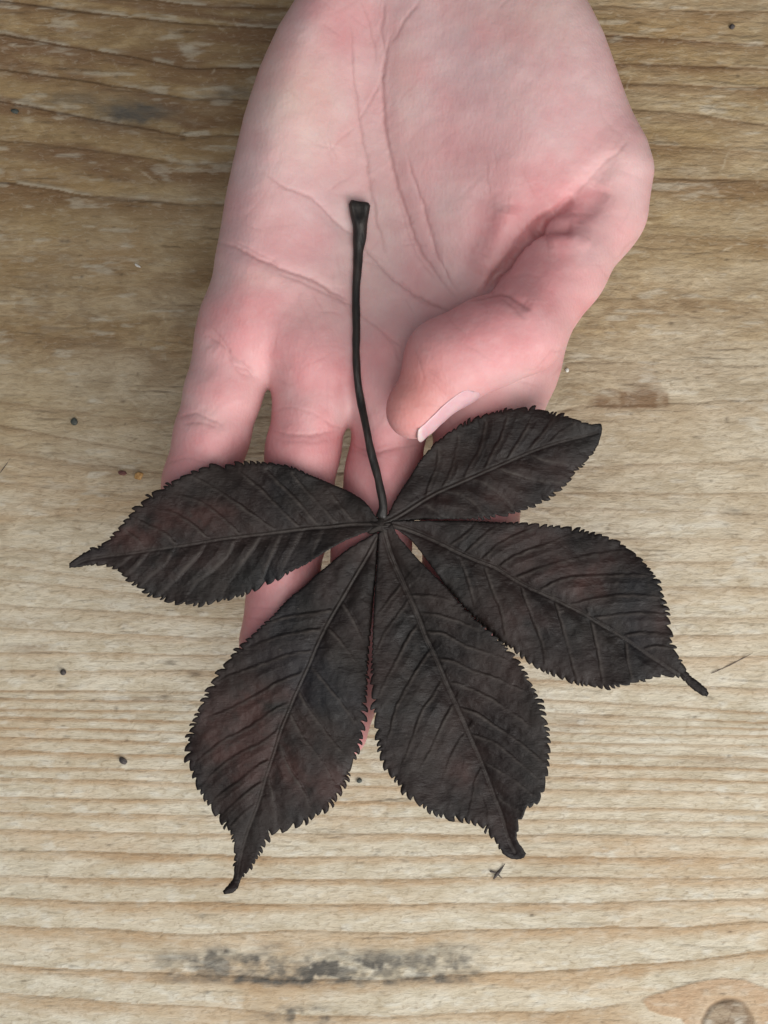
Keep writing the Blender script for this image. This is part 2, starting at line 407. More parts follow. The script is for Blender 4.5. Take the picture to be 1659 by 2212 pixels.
TX, TY, TH = build_table()
def table_z(x, y):
    i = np.clip(np.searchsorted(TX, x), 0, len(TX) - 1); j = np.clip(np.searchsorted(TY, y), 0, len(TY) - 1)
    return float(TH[max(i - 2, 0):i + 3, max(j - 3, 0):j + 4].max())

# ------------------------------------------------------------------ the hand: one continuous surface from a blended distance field
def smin(a, b, k):
    h = np.maximum(k - np.abs(a - b), 0) / k
    return np.minimum(a, b) - h * h * k * .25

def rcone(x, y, z, a, b):
    """rounded cone between spheres a=(x,y,z,r) and b"""
    ax, ay, az, ra = a; bx, by, bz, rb = b
    dx, dy, dz = bx - ax, by - ay, bz - az
    l2 = dx * dx + dy * dy + dz * dz + 1e-9
    t = np.clip(((x - ax) * dx + (y - ay) * dy + (z - az) * dz) / l2, 0, 1)
    return np.sqrt((x - ax - t * dx) ** 2 + (y - ay - t * dy) ** 2 + (z - az - t * dz) ** 2) - (ra + t * (rb - ra))

def ell(x, y, z, c, r, rot=0):
    X = x - c[0]; Y = y - c[1]; Z = z - c[2]
    if rot:
        cs, sn = math.cos(rot), math.sin(rot); X, Y = X * cs + Y * sn, -X * sn + Y * cs
    k = np.sqrt((X / r[0]) ** 2 + (Y / r[1]) ** 2 + (Z / r[2]) ** 2)
    return (k - 1) * min(r)

def S(u, v, z, r):
    """sphere whose outline seen from the camera sits at (u,v) with layout radius r"""
    s = SC * (CAMZ - z) / (CAMZ - ZREF)
    x, y = world(u, v, z)
    return (x, y, z, r * s)

TOPF = 62.0
def F(u, v, r, top=TOPF):
    s = SC * (CAMZ - 54) / (CAMZ - ZREF)
    return S(u, v, top - r * s, r)

FINGERS = [
    [F(520, 700, 84), F(482, 850, 82), F(458, 940, 80), F(432, 1040, 79), F(410, 1130, 72), F(392, 1240, 56, 60.5)],
    [F(670, 760, 84), F(672, 880, 80), F(655, 970, 79), F(628, 1150, 79), F(612, 1240, 76), F(590, 1390, 70), F(576, 1520, 58, 60.5)],
    [F(850, 780, 86), F(846, 900, 80), F(828, 1020, 80), F(802, 1190, 84), F(775, 1350, 76), F(744, 1500, 72), F(733, 1580, 62, 60.5)],
    [F(1085, 780, 112), F(1052, 900, 108), F(1030, 1030, 104), F(1014, 1120, 104), F(1000, 1260, 88), F(990, 1360, 78), F(986, 1440, 62, 60.5)]]
THUMB = [S(1180, 300, 47, 150), S(1283, 448, 52, 108), S(1210, 578, 60, 98), S(1124, 714, 69, 94), S(985, 802, 72.5, 68), S(896, 884, 73, 53), S(891, 896, 73, 46)]
PULP = S(966, 778, 72.5, 85)
PULP2 = S(1052, 738, 71.5, 92)
PALM = [(690, -1300), (700, -420), (690, -260), (672, -120), (638, 0), (600, 62), (560, 150), (526, 250), (502, 350), (485, 430), (473, 500), (462, 560), (455, 640), (440, 718),
        (448, 780), (500, 805), (572, 806), (640, 850), (742, 892), (840, 905), (930, 905), (1040, 915), (1150, 880), (1190, 830), (1215, 760),
        (1250, 690), (1300, 600), (1335, 520), (1362, 430), (1374, 370), (1376, 310), (1345, 200), (1302, 75), (1264, 0), (1235, -80), (1215, -200), (1205, -420), (1215, -1300)]
ZP = 48.0

def gauss(u, v, cu, cv, su, sv, rot=0):
    a = u - cu; b = v - cv
    if rot:
        cs, sn = math.cos(rot), math.sin(rot); a, b = a * cs + b * sn, -a * sn + b * cs
    return np.exp(-((a / su) ** 2 + (b / sv) ** 2))

def palm_maps(x, y):
    u, v = layout(x, y, 56.0)
    pg = [world(a, b, 52.0) for a, b in PALM]
    d, _ = poly_dist(x, y, pg, True)
    d = np.where(inside(x, y, pg), d, -d)
    top = 61.0 + 8.5 * gauss(u, v, 1170, 230, 190, 300, -.25) + 2.5 * gauss(u, v, 1060, 470, 90, 130, .5) + 4.5 * gauss(u, v, 640, 230, 110, 300, .12)
    top += 2.2 * gauss(u, v, 540, 640, 80, 110) + 1.9 * gauss(u, v, 655, 790, 90, 90) + 1.4 * gauss(u, v, 840, 830, 80, 90) + 1.0 * gauss(u, v, 1000, 800, 80, 80)
    top -= 3.4 * gauss(u, v, 800, 500, 110, 240) + 1.5 * gauss(u, v, 900, 620, 90, 90) + 2.5 * gauss(u, v, 810, 60, 55, 230) + 1.2 * gauss(u, v, 745, 850, 16, 60) + 1.1 * gauss(u, v, 600, 830, 20, 60)
    top -= 7 * sstep(-60, -420, v)
    bot = 34.5 + 1.5 * sstep(0, -400, v) - 3 * gauss(u, v, 850, 500, 500, 400)
    return d, .5 * (top + bot), .5 * (top - bot)

def thumb_sdf(x, y, z):
    f = None
    for a, b in zip(THUMB[1:-1], THUMB[2:]):
        g = rcone(x, y, z, a, b)
        f = g if f is None else smin(f, g, 3.0)
    g = np.sqrt((x - PULP[0]) ** 2 + (y - PULP[1]) ** 2 + (z - PULP[2]) ** 2) - PULP[3]
    f = smin(f, g, 3.0)
    g = np.sqrt((x - PULP2[0]) ** 2 + (y - PULP2[1]) ** 2 + (z - PULP2[2]) ** 2) - PULP2[3]
    f = smin(f, g, 3.0)
    f = smin(f, rcone(x, y, z, PULP, THUMB[5]), 3.0)
    f = smin(f, rcone(x, y, z, PULP, PULP2), 3.0)
    return f

def hand_grid(h=0.68):
    x0, x1 = -68, 74; y0, y1 = -66, 175; z0, z1 = 26, 84
    xs = np.arange(x0, x1, h, dtype=np.float32); ys = np.arange(y0, y1, h, dtype=np.float32); zs = np.arange(z0, z1, h, dtype=np.float32)
    X2, Y2 = np.meshgrid(xs, ys, indexing='ij')
    d, zc, T = palm_maps(X2.astype(float), Y2.astype(float))
    d = d.astype(np.float32)[..., None]; zc = zc.astype(np.float32)[..., None]; T = T.astype(np.float32)[..., None]
    x = xs[:, None, None]; y = ys[None, :, None]; z = zs[None, None, :]
    R = np.minimum(T - .3, 11.5)
    q1 = -(d - R); q2 = np.abs(z - zc) - (T - R)
    f = np.sqrt(np.maximum(q1, 0) ** 2 + np.maximum(q2, 0) ** 2) + np.minimum(np.maximum(q1, q2), 0) - R
    f = f * .95
    ff = None
    for fi in FINGERS:
        g = None
        for a, b in zip(fi[:-1], fi[1:]):
            c = rcone(x, y, z, a, b).astype(np.float32)
            g = c if g is None else smin(g, c, 2.0)
        ff = g if ff is None else smin(ff, g, .8)
    f = smin(f, ff, 6.5)
    # thumb: tight crease against the palm, soft where it grows out of the outer edge
    t = thumb_sdf(x, y, z).astype(np.float32)
    u, v = layout(X2, Y2, 60.0)
    # distance from the outer base of the thumb decides how far it blends
    kk = 1.0 + 10.0 * sstep(1265, 1370, u + .25 * (300 - v) * (v < 300)) * sstep(620, 480, v) + 9 * sstep(1200, 1300, u) * sstep(430, 330, v)
    f = smin(f, t, kk[..., None].astype(np.float32))
    return xs, ys, zs, f

def surface_nets(xs, ys, zs, f):
    s = f < 0
    nx, ny, nz = f.shape
    c = np.zeros((nx - 1, ny - 1, nz - 1), np.uint8)
    for i in (0, 1):
        for j in (0, 1):
            for k in (0, 1):
                c += s[i:nx - 1 + i, j:ny - 1 + j, k:nz - 1 + k]
    act = (c > 0) & (c < 8)
    I, J, K = np.nonzero(act)
    vid = np.full(act.shape, -1, np.int32); vid[I, J, K] = np.arange(len(I))
    acc = np.zeros((len(I), 3)); cnt = np.zeros(len(I))
    corners = [(i, j, k) for i in (0, 1) for j in (0, 1) for k in (0, 1)]
    for a in corners:
        for b in corners:
            if sum(np.subtract(b, a)) == 1 and all(q >= p for p, q in zip(a, b)) and sum(abs(np.subtract(b, a))) == 1:
                fa = f[I + a[0], J + a[1], K + a[2]]; fb = f[I + b[0], J + b[1], K + b[2]]
                m = (fa < 0) != (fb < 0)
                t = np.where(m, fa / np.where(m, fa - fb, 1), 0)
                for ax in range(3):
                    acc[:, ax] += np.where(m, a[ax] + t * (b[ax] - a[ax]), 0)
                cnt += m
    h = xs[1] - xs[0]
    V = np.stack([xs[I], ys[J], zs[K]], 1) + acc / cnt[:, None] * h
    Fs = []
    e = s[:-1] != s[1:]
    i, j, k = np.nonzero(e[:, 1:-1, 1:-1]); j += 1; k += 1
    q = np.stack([vid[i, j - 1, k - 1], vid[i, j, k - 1], vid[i, j, k], vid[i, j - 1, k]], 1); fl = s[i, j, k]
    Fs += [q[fl], q[~fl][:, ::-1]]
    e = s[:, :-1] != s[:, 1:]
    i, j, k = np.nonzero(e[1:-1, :, 1:-1]); i += 1; k += 1
    q = np.stack([vid[i - 1, j, k - 1], vid[i - 1, j, k], vid[i, j, k], vid[i, j, k - 1]], 1); fl = s[i, j, k]
    Fs += [q[fl], q[~fl][:, ::-1]]
    e = s[:, :, :-1] != s[:, :, 1:]
    i, j, k = np.nonzero(e[1:-1, 1:-1, :]); i += 1; j += 1
    q = np.stack([vid[i - 1, j - 1, k], vid[i, j - 1, k], vid[i, j, k], vid[i - 1, j, k]], 1); fl = s[i, j, k]
    Fs += [q[fl], q[~fl][:, ::-1]]
    return V, np.vstack(Fs)

def laplace(V, Fq, it, lam=.5):
    e = np.vstack([Fq[:, [0, 1]], Fq[:, [1, 2]], Fq[:, [2, 3]], Fq[:, [3, 0]]])
    n = len(V)
    deg = np.bincount(e[:, 0], minlength=n) + np.bincount(e[:, 1], minlength=n)
    for q in range(it):
        s = np.zeros_like(V)
        for ax in range(3):
            s[:, ax] = np.bincount(e[:, 0], V[e[:, 1], ax], n) + np.bincount(e[:, 1], V[e[:, 0], ax], n)
        V = V + lam * (s / deg[:, None] - V)
    return V

def catmull(V, Q):
    n, nf = len(V), len(Q)
    fp = V[Q].mean(1)
    e = np.vstack([Q[:, [0, 1]], Q[:, [1, 2]], Q[:, [2, 3]], Q[:, [3, 0]]])
    k = np.sort(e, 1); key = k[:, 0].astype(np.int64) * n + k[:, 1]
    uq, inv = np.unique(key, return_inverse=True); ne = len(uq)
    ea, eb = uq // n, uq % n
    cnt = np.bincount(inv, minlength=ne)
    mid = .5 * (V[ea] + V[eb])
    fi = np.tile(np.arange(nf), 4)
    fm = np.stack([np.bincount(inv, fp[fi, a], ne) for a in range(3)], 1) / cnt[:, None]
    ep = .5 * (mid + fm)
    val = np.bincount(ea, minlength=n) + np.bincount(eb, minlength=n)
    Rb = np.stack([np.bincount(ea, mid[:, a], n) + np.bincount(eb, mid[:, a], n) for a in range(3)], 1) / val[:, None]
    fv = np.bincount(Q.ravel(), minlength=n)
    Fb = np.stack([np.bincount(Q.ravel(), np.repeat(fp[:, a], 4), n) for a in range(3)], 1) / fv[:, None]
    m = val[:, None]
    nv = (Fb + 2 * Rb + (m - 3) * V) / m
    E = inv.reshape(4, nf).T + n
    fpi = np.arange(nf) + n + ne
    Qn = np.vstack([np.stack([Q[:, a], E[:, a], fpi, E[:, (a + 3) % 4]], 1) for a in range(4)])
    return np.vstack([nv, ep, fp]), Qn

def quad_normals(V, Q):
    d = np.cross(V[Q[:, 2]] - V[Q[:, 0]], V[Q[:, 3]] - V[Q[:, 1]])
    N = np.stack([np.bincount(Q.ravel(), np.repeat(d[:, a], 4), len(V)) for a in range(3)], 1)
    return N / (np.linalg.norm(N, axis=1)[:, None] + 1e-12)

def sample(g, xs, ys, zs, P):
    h = float(xs[1] - xs[0])
    q = (P - np.array([xs[0], ys[0], zs[0]])) / h
    q = np.clip(q, 0, np.array(g.shape) - 1.001)
    i = np.floor(q).astype(int); t = q - i
    r = 0
    for a in (0, 1):
        for b in (0, 1):
            for c in (0, 1):
                wgt = (t[:, 0] if a else 1 - t[:, 0]) * (t[:, 1] if b else 1 - t[:, 1]) * (t[:, 2] if c else 1 - t[:, 2])
                r = r + wgt * g[i[:, 0] + a, i[:, 1] + b, i[:, 2] + c]
    return r

CREASES = [  # layer, points, depth mm, half width (layout units)
    ('p', [(466, 522), (500, 532), (560, 560), (620, 582), (680, 606), (720, 630), (755, 652)], .55, 6.5),
    ('p', [(500, 520), (560, 548), (610, 574)], .25, 4.5), ('p', [(600, 590), (680, 622), (740, 650), (770, 668)], .28, 4),
    ('p', [(755, 652), (795, 690), (840, 730), (872, 752)], .28, 5), ('p', [(820, 712), (850, 750), (868, 785)], .18, 4),
    ('p', [(566, 372), (610, 402), (650, 415), (690, 442), (740, 490), (770, 512)], .40, 5.5),
    ('p', [(770, 512), (800, 550), (842, 596), (890, 630), (940, 660), (985, 676)], .55, 6),
    ('p', [(860, 600), (905, 645), (930, 662)], .25, 4),
    ('p', [(850, 60), (832, 130), (827, 200), (834, 280), (848, 360), (868, 430), (890, 500), (920, 562), (950, 604), (984, 642)], .60, 7),
    ('p', [(878, 330), (900, 400), (922, 470), (940, 540), (962, 590), (990, 630)], .42, 5.5),
    ('p', [(856, 420), (880, 500), (905, 560), (945, 612)], .25, 4.5),
    ('p', [(757, 50), (764, 140), (774, 230), (788, 320), (800, 400), (806, 440), (822, 510), (838, 560)], .42, 5.5),
    ('p', [(838, 145), (812, 200), (790, 235), (772, 262)], .26, 4.5), ('p', [(770, 270), (735, 300), (705, 335)], .14, 4),
    ('p', [(905, 0), (870, 50), (845, 100)], .3, 7), ('p', [(830, 0), (825, 60), (832, 120)], .3, 6), ('p', [(780, 0), (800, 60), (815, 140)], .25, 5),
    ('p', [(438, 722), (470, 742), (500, 768), (530, 790), (552, 822)], .38, 5.5), ('p', [(450, 700), (480, 735), (505, 775)], .2, 4),
    ('p', [(500, 790), (540, 800), (560, 820)], .22, 4), ('p', [(486, 752), (512, 800), (540, 815)], .18, 4),
    ('p', [(385, 902), (420, 893), (450, 904), (480, 918)], .30, 5), ('p', [(392, 915), (430, 912), (470, 925)], .2, 4),
    ('p', [(352, 1003), (400, 990), (450, 1000)], .2, 4.5),
    ('p', [(590, 890), (640, 880), (700, 905)], .15, 5), ('p', [(585, 930), (650, 940), (735, 930)], .26, 5.5), ('p', [(580, 945), (640, 955), (720, 950)], .15, 4),
    ('p', [(700, 905), (720, 920), (745, 925)], .25, 5), ('p', [(700, 890), (710, 860), (705, 810)], .12, 6),
    ('p', [(760, 965), (810, 975), (860, 968), (915, 960)], .26, 6),
    ('p', [(860, 800), (850, 850), (858, 900)], .12, 5), ('p', [(530, 1330), (600, 1345), (660, 1330)], .25, 6),
    ('p', [(535, 1310), (600, 1318), (660, 1310)], .18, 5),
    ('p', [(640, 640), (668, 700), (690, 760)], .10, 5), ('p', [(830, 470), (870, 480), (905, 470)], .08, 5), ('p', [(990, 430), (1020, 400), (1045, 370)], .10, 7),
    ('a', [(1232, 424), (1268, 396), (1292, 362), (1330, 334), (1362, 300)], .26, 6),
    
    ('a', [(1190, 472), (1240, 456), (1290, 464)], .16, 8), ('a', [(1340, 290), (1300, 250), (1290, 200)], .12, 9),
    ('t', [(1010, 650), (1045, 638), (1085, 632), (1120, 648), (1146, 668)], .60, 7),
    ('t', [(1080, 640), (1110, 662), (1135, 690)], .25, 8), ('t', [(1105, 600), (1130, 590), (1170, 600)], .12, 8),
    ('t', [(1200, 745), (1185, 770), (1160, 795), (1130, 800)], .2, 6), ('t', [(1216, 756), (1196, 762)], .25, 5), ('t', [(1180, 790), (1150, 812), (1110, 830)], .18, 5),
    ('a', [(1046, 628), (1092, 566), (1140, 512), (1166, 480), (1204, 452)], 2.9, 9), ('x', [(1195, 448), (1232, 424), (1280, 385), (1340, 325)], .8, 22), ('a', [(1196, 458), (1240, 426)], 1.0, 9),
    ('a', [(1140, 500), (1180, 496), (1240, 491)], 1.4, 13),
    ('x', [(466, 522), (560, 560), (680, 606), (755, 652)], .45, 16), ('x', [(650, 415), (740, 490), (842, 596), (940, 660)], .35, 15),
    ('x', [(832, 130), (834, 280), (868, 430), (920, 562), (984, 642)], .5, 18), ('x', [(910, 430), (945, 560)], .3, 12), ('x', [(764, 140), (788, 320), (806, 440)], .3, 14),
    ('x', [(438, 722), (500, 768), (552, 822)], .45, 14), ('x', [(385, 900), (430, 900), (490, 920)], .3, 16), ('x', [(1020, 645), (1085, 636), (1146, 668)], .6, 16),
    ('x', [(585, 935), (650, 942), (735, 935)], .25, 14), ('x', [(760, 965), (915, 962)], .3, 16),
    ('x', [(1060, 400), (1042, 450), (1028, 510), (1012, 570), (1000, 620)], 1.0, 36), ('x', [(1100, 440), (1090, 490), (1060, 545), (1030, 590)], -1.1, 28),
    ('x', [(1240, 470), (1280, 440), (1300, 400)], .9, 26), ('x', [(1180, 520), (1230, 515), (1280, 530)], -.6, 20)]

def build_hand():
    xs, ys, zs, f = hand_grid()
    V, Q = surface_nets(xs, ys, zs, f)
    V = laplace(V, Q, 4, .5)
    V, Q = catmull(V, Q)
    n = len(V)
    N = quad_normals(V, Q)
    u, v = layout(V[:, 0], V[:, 1], V[:, 2])
    up = sstep(-.05, .35, N[:, 2])
    th = thumb_sdf(V[:, 0], V[:, 1], V[:, 2])
    onth = sstep(1.6, .4, th)
    disp = np.zeros(n); cre = np.zeros(n)
    wu = u + 1.4 * vnoise(u / 9, v / 9, 71) + 2.5 * vnoise(u / 34, v / 34, 73); wv = v + 1.4 * vnoise(u / 9, v / 9, 72) + 2.5 * vnoise(u / 34, v / 34, 74)
    for lay, pts, dep, wd in CREASES:
        P = np.array(pts, float); lo = P.min(0) - 40; hi = P.max(0) + 40
        m = np.nonzero((u > lo[0]) & (u < hi[0]) & (v > lo[1]) & (v < hi[1]) & (N[:, 2] > -.1))[0]
        if not len(m): continue
        d, t = poly_dist(wu[m], wv[m], spline(pts, 8))
        fade = np.clip(np.minimum(t, 1 - t) * 6 + .15, 0, 1)
        k = up[m] * fade
        if lay == 'p': k = k * (1 - onth[m])
        if lay == 't': k = k * onth[m]
        if dep < 1 and lay != 'x': wd = max(3.2, wd * .62); dep = dep * .52
        disp[m] -= k * dep * np.exp(-(d / wd) ** 2)
        cre[m] = np.maximum(cre[m], (0 if lay == 'x' else 1) * k * (min(1, dep / .45) if dep < 1 else .25) * np.exp(-(d / max(3.0, wd * .8)) ** 2))
    # fine skin lines scattered over palm and thumb
    cr_ = np.random.default_rng(23)
    for q in range(130):
        cu = cr_.uniform(450, 1380); cv = cr_.uniform(-20, 1000)
        if cu > 850 and cv < 520 and cr_.random() < .8: continue
        a = cr_.choice([.75, 1.35, 2.3, .2]) + cr_.normal(0, .25); l = cr_.uniform(15, 55)
        m = np.nonzero((np.abs(u - cu) < l + 10) & (np.abs(v - cv) < l + 10) & (N[:, 2] > .2))[0]
        if not len(m): continue
        al = (u[m] - cu) * math.cos(a) + (v[m] - cv) * math.sin(a); ac = -(u[m] - cu) * math.sin(a) + (v[m] - cv) * math.cos(a)
        ac = ac + 3 * vnoise(al / 25, al * 0 + q, 77)
        k = np.clip(1 - (al / l) ** 2, 0, 1) * np.exp(-(ac / 2.8) ** 2) * cr_.uniform(.3, 1)
        disp[m] -= .07 * k; cre[m] = np.maximum(cre[m], .28 * k)
    # soft unevenness of flesh
    disp += .22 * fbm(u / 60, v / 60, 81, 3) * up
    V = V + N * disp[:, None]
    # skin colour: blood showing through, plus shade painted as red on thumb and fold
    red = .7 * gauss(u, v, 555, 690, 90, 80) + .5 * gauss(u, v, 690, 810, 90, 60) + .55 * gauss(u, v, 480, 850, 70, 50) + .35 * gauss(u, v, 850, 850, 70, 80)
    red += .95 * gauss(u, v, 1150, 480, 150, 80, -.6) + .3 * gauss(u, v, 1090, 330, 170, 80) + .35 * gauss(u, v, 700, 60, 60, 120) + .25 * gauss(u, v, 800, 100, 50, 130)  # first term reddens the thumb fold to tint its shade
    red += onth * (.2 + .75 * gauss(u, v, 985, 760, 150, 70, -.6) + .65 * gauss(u, v, 1130, 600, 90, 90)) + .3 * gauss(u, v, 640, 520, 120, 60)  # thumb's upper-left side reddened to paint in its shading
    red += .22 + .25 * sstep(560, 760, v) + .6 * sstep(860, 1000, v) * (1 - onth) + .45 * fbm(u / 75, v / 75, 91, 3)
    tip = .8 * onth * gauss(u, v, 880, 860, 95, 100)
    yel = .75 * gauss(u, v, 640, 210, 110, 130) + .5 * gauss(u, v, 880, 170, 40, 120) + .45 * gauss(u, v, 1180, 60, 150, 90) + .4 * gauss(u, v, 790, 520, 80, 120) + .4 * gauss(u, v, 540, 600, 60, 30) + .35 * gauss(u, v, 1330, 420, 40, 120) + .3 * fbm(u / 110, v / 110, 95, 3)
    blu = .6 * gauss(u, v, 1030, 180, 60, 160, -.3) + .35 * gauss(u, v, 760, 460, 70, 90) + .5 * gauss(u, v, 520, 420, 30, 240, .1) + .35 * gauss(u, v, 1190, 260, 100, 50)

    m = NT('skin')
    oc = m.objcoord()
    n1 = m.noise(oc, 90, 4, .6); n2 = m.noise(oc, 420, 3, .6); n3 = m.noise(oc, 1500, 3, .6)
    base = m.mix(m.ramp(n1, .3, .7), (.575, .36, .36), (.63, .43, .425))
    base = m.mix(m.math('MULTIPLY', m.attr('yellow'), .75, True), base, (.63, .465, .405))
    base = m.mix(m.math('MULTIPLY', m.attr('vein'), .55, True), base, (.50, .365, .38))
    base = m.mix(m.math('MULTIPLY', m.attr('red'), m.ramp(n1, .2, .8, .55, .95), True), base, (.56, .215, .225))
    base = m.mix(m.math('MULTIPLY', m.attr('tip'), .75, True), base, (.56, .215, .175))
    base = m.mix(m.ramp(n2, .45, .75, 0, .16), base, (.62, .43, .42))
    base = m.mix(m.math('MULTIPLY', m.attr('crease'), .60, True), base, (.30, .105, .10))
    m.link(base, m.b.inputs['Base Color'])
    m.b.inputs['Roughness'].default_value = .48
    m.b.inputs['Specular IOR Level'].default_value = .35
    m.b.inputs['Subsurface Weight'].default_value = .28
    m.b.inputs['Subsurface Radius'].default_value = (1.0, .32, .2)
    m.b.inputs['Subsurface Scale'].default_value = .0016
    vo = m.n('ShaderNodeTexVoronoi'); vo.inputs['Scale'].default_value = 1100; m.link(m.scaled(oc, (1, .55, 1)), vo.inputs['Vector'])
    hh = m.math('ADD', m.math('MULTIPLY', n3, .8), m.math('ADD', m.math('MULTIPLY', vo.outputs['Distance'], .6), m.math('MULTIPLY', n2, .12)))
    m.link(m.bump(hh, .38, .0002), m.b.inputs['Normal'])
    root = mesh_from('hand', V, Q, m.m, None, dict(red=np.clip(red, 0, 1), tip=np.clip(tip, 0, 1), yellow=np.clip(yel, 0, 1), vein=np.clip(blu, 0, 1), crease=np.clip(cre, 0, 1)))
    tag(root, 'pale pink open hand, palm up, thumb folded in, holding up the leaf', 'hand')

    # thumb nail: a curved plate laid on the outer side of the last joint
    tipc = np.array(THUMB[6][:3]); ip = np.array(THUMB[4][:3])
    ax = (tipc - ip); ax /= np.linalg.norm(ax)
    side = np.array([.58, -.68, .42]); side -= ax * side.dot(ax); side /= np.linalg.norm(side)
    bi = np.cross(ax, side)
    ns, nt = 40, 30
    P = []
    M = []
    for i in range(ns):
        s = i / (ns - 1)
        for j in range(nt):
            t = j / (nt - 1) * 2 - 1
            half = 4.3 * (1 - .12 * s) * (min(1, math.sqrt(max(0, 1 - (1 - min(s / .22, 1)) ** 2)) * .55 + .45))
            along = -13.6 + 18.2 * s - (1.6 * t * t if s > .5 else 0) * (s - .5) * 2 + (1.3 * t * t) * max(0, .3 - s) / .3
            a = t * half / 7.3
            dirv = side * math.cos(a) + bi * math.sin(a)
            P.append((along, a, dirv)); M.append(s)
    pts = []
    for along, a, dirv in P:
        c = tipc - ax * 1.0 + ax * min(along, 2.0)
        p = c + dirv * 14
        for q in range(40):
            dd = sample(f, xs, ys, zs, p[None])[0]
            p = p - dirv * dd * .9
            if abs(dd) < .01: break
        if along > 2.0: p = p + ax * (along - 2.0) * 1.0
        pts.append(p + dirv * .12)
    pts = np.array(pts)
    inner = pts - np.array([q[2] for q in P]) * .55
    idx = np.arange(ns * nt).reshape(ns, nt)
    a, b, c, d = idx[:-1, :-1], idx[1:, :-1], idx[1:, 1:], idx[:-1, 1:]
    top = np.stack([a, b, c, d], -1).reshape(-1, 4); bot = np.stack([a, d, c, b], -1).reshape(-1, 4) + ns * nt
    rim = np.concatenate([idx[:, 0], idx[-1, 1:], idx[::-1, -1][1:], idx[0, ::-1][1:-1]])
    r2 = np.roll(rim, -1)
    wall = np.stack([rim, r2, r2 + ns * nt, rim + ns * nt], -1)
    mn = NT('nail')
    nz = mn.noise(mn.scaled(mn.objcoord(), (1, 1, 1)), 260, 3)
    s_at = mn.attr('along')
    col = mn.mix(mn.ramp(s_at, .90, .95), mn.mix(mn.ramp(nz, .3, .7), (.58, .34, .37), (.63, .40, .42)), (.62, .48, .47))
    mn.link(col, mn.b.inputs['Base Color'])
    mn.b.inputs['Roughness'].default_value = .28
    mn.b.inputs['Subsurface Weight'].default_value = .3; mn.b.inputs['Subsurface Scale'].default_value = .001
    nail = mesh_from('thumb_nail', np.vstack([pts, inner]), np.vstack([top, bot, wall])[:, ::-1], mn.m, root, dict(along=np.array(M + M)))
    bm = bmesh.new(); bm.from_mesh(nail.data); bmesh.ops.recalc_face_normals(bm, faces=bm.faces[:]); bm.to_mesh(nail.data); bm.free()
    return xs, ys, zs, f

HX, HY, HZ, HF = build_hand()
def palm_top(u, v):
    z = 64.0
    for q in range(3):
        x, y = world(u, v, z)
        i = int(round((x - HX[0]) / (HX[1] - HX[0]))); j = int(round((y - HY[0]) / (HY[1] - HY[0])))
        col = HF[i, j]; k = np.nonzero(col < 0)[0]
        if not len(k): return 55.0
        z = float(HZ[k[-1]])
    return z

# ------------------------------------------------------------------ the leaf
def zm(x0, y0, s): return lambda p: ((x0 + p[0] * s) / 1.1302, (y0 + p[1] * s) / 1.1302)
Z3 = zm(100, 950, 900 / 1659); Z4 = zm(850, 950, 900 / 1659); Z5 = zm(400, 1250, 550 / 1217); Z6 = zm(850, 1250, 550 / 1217)

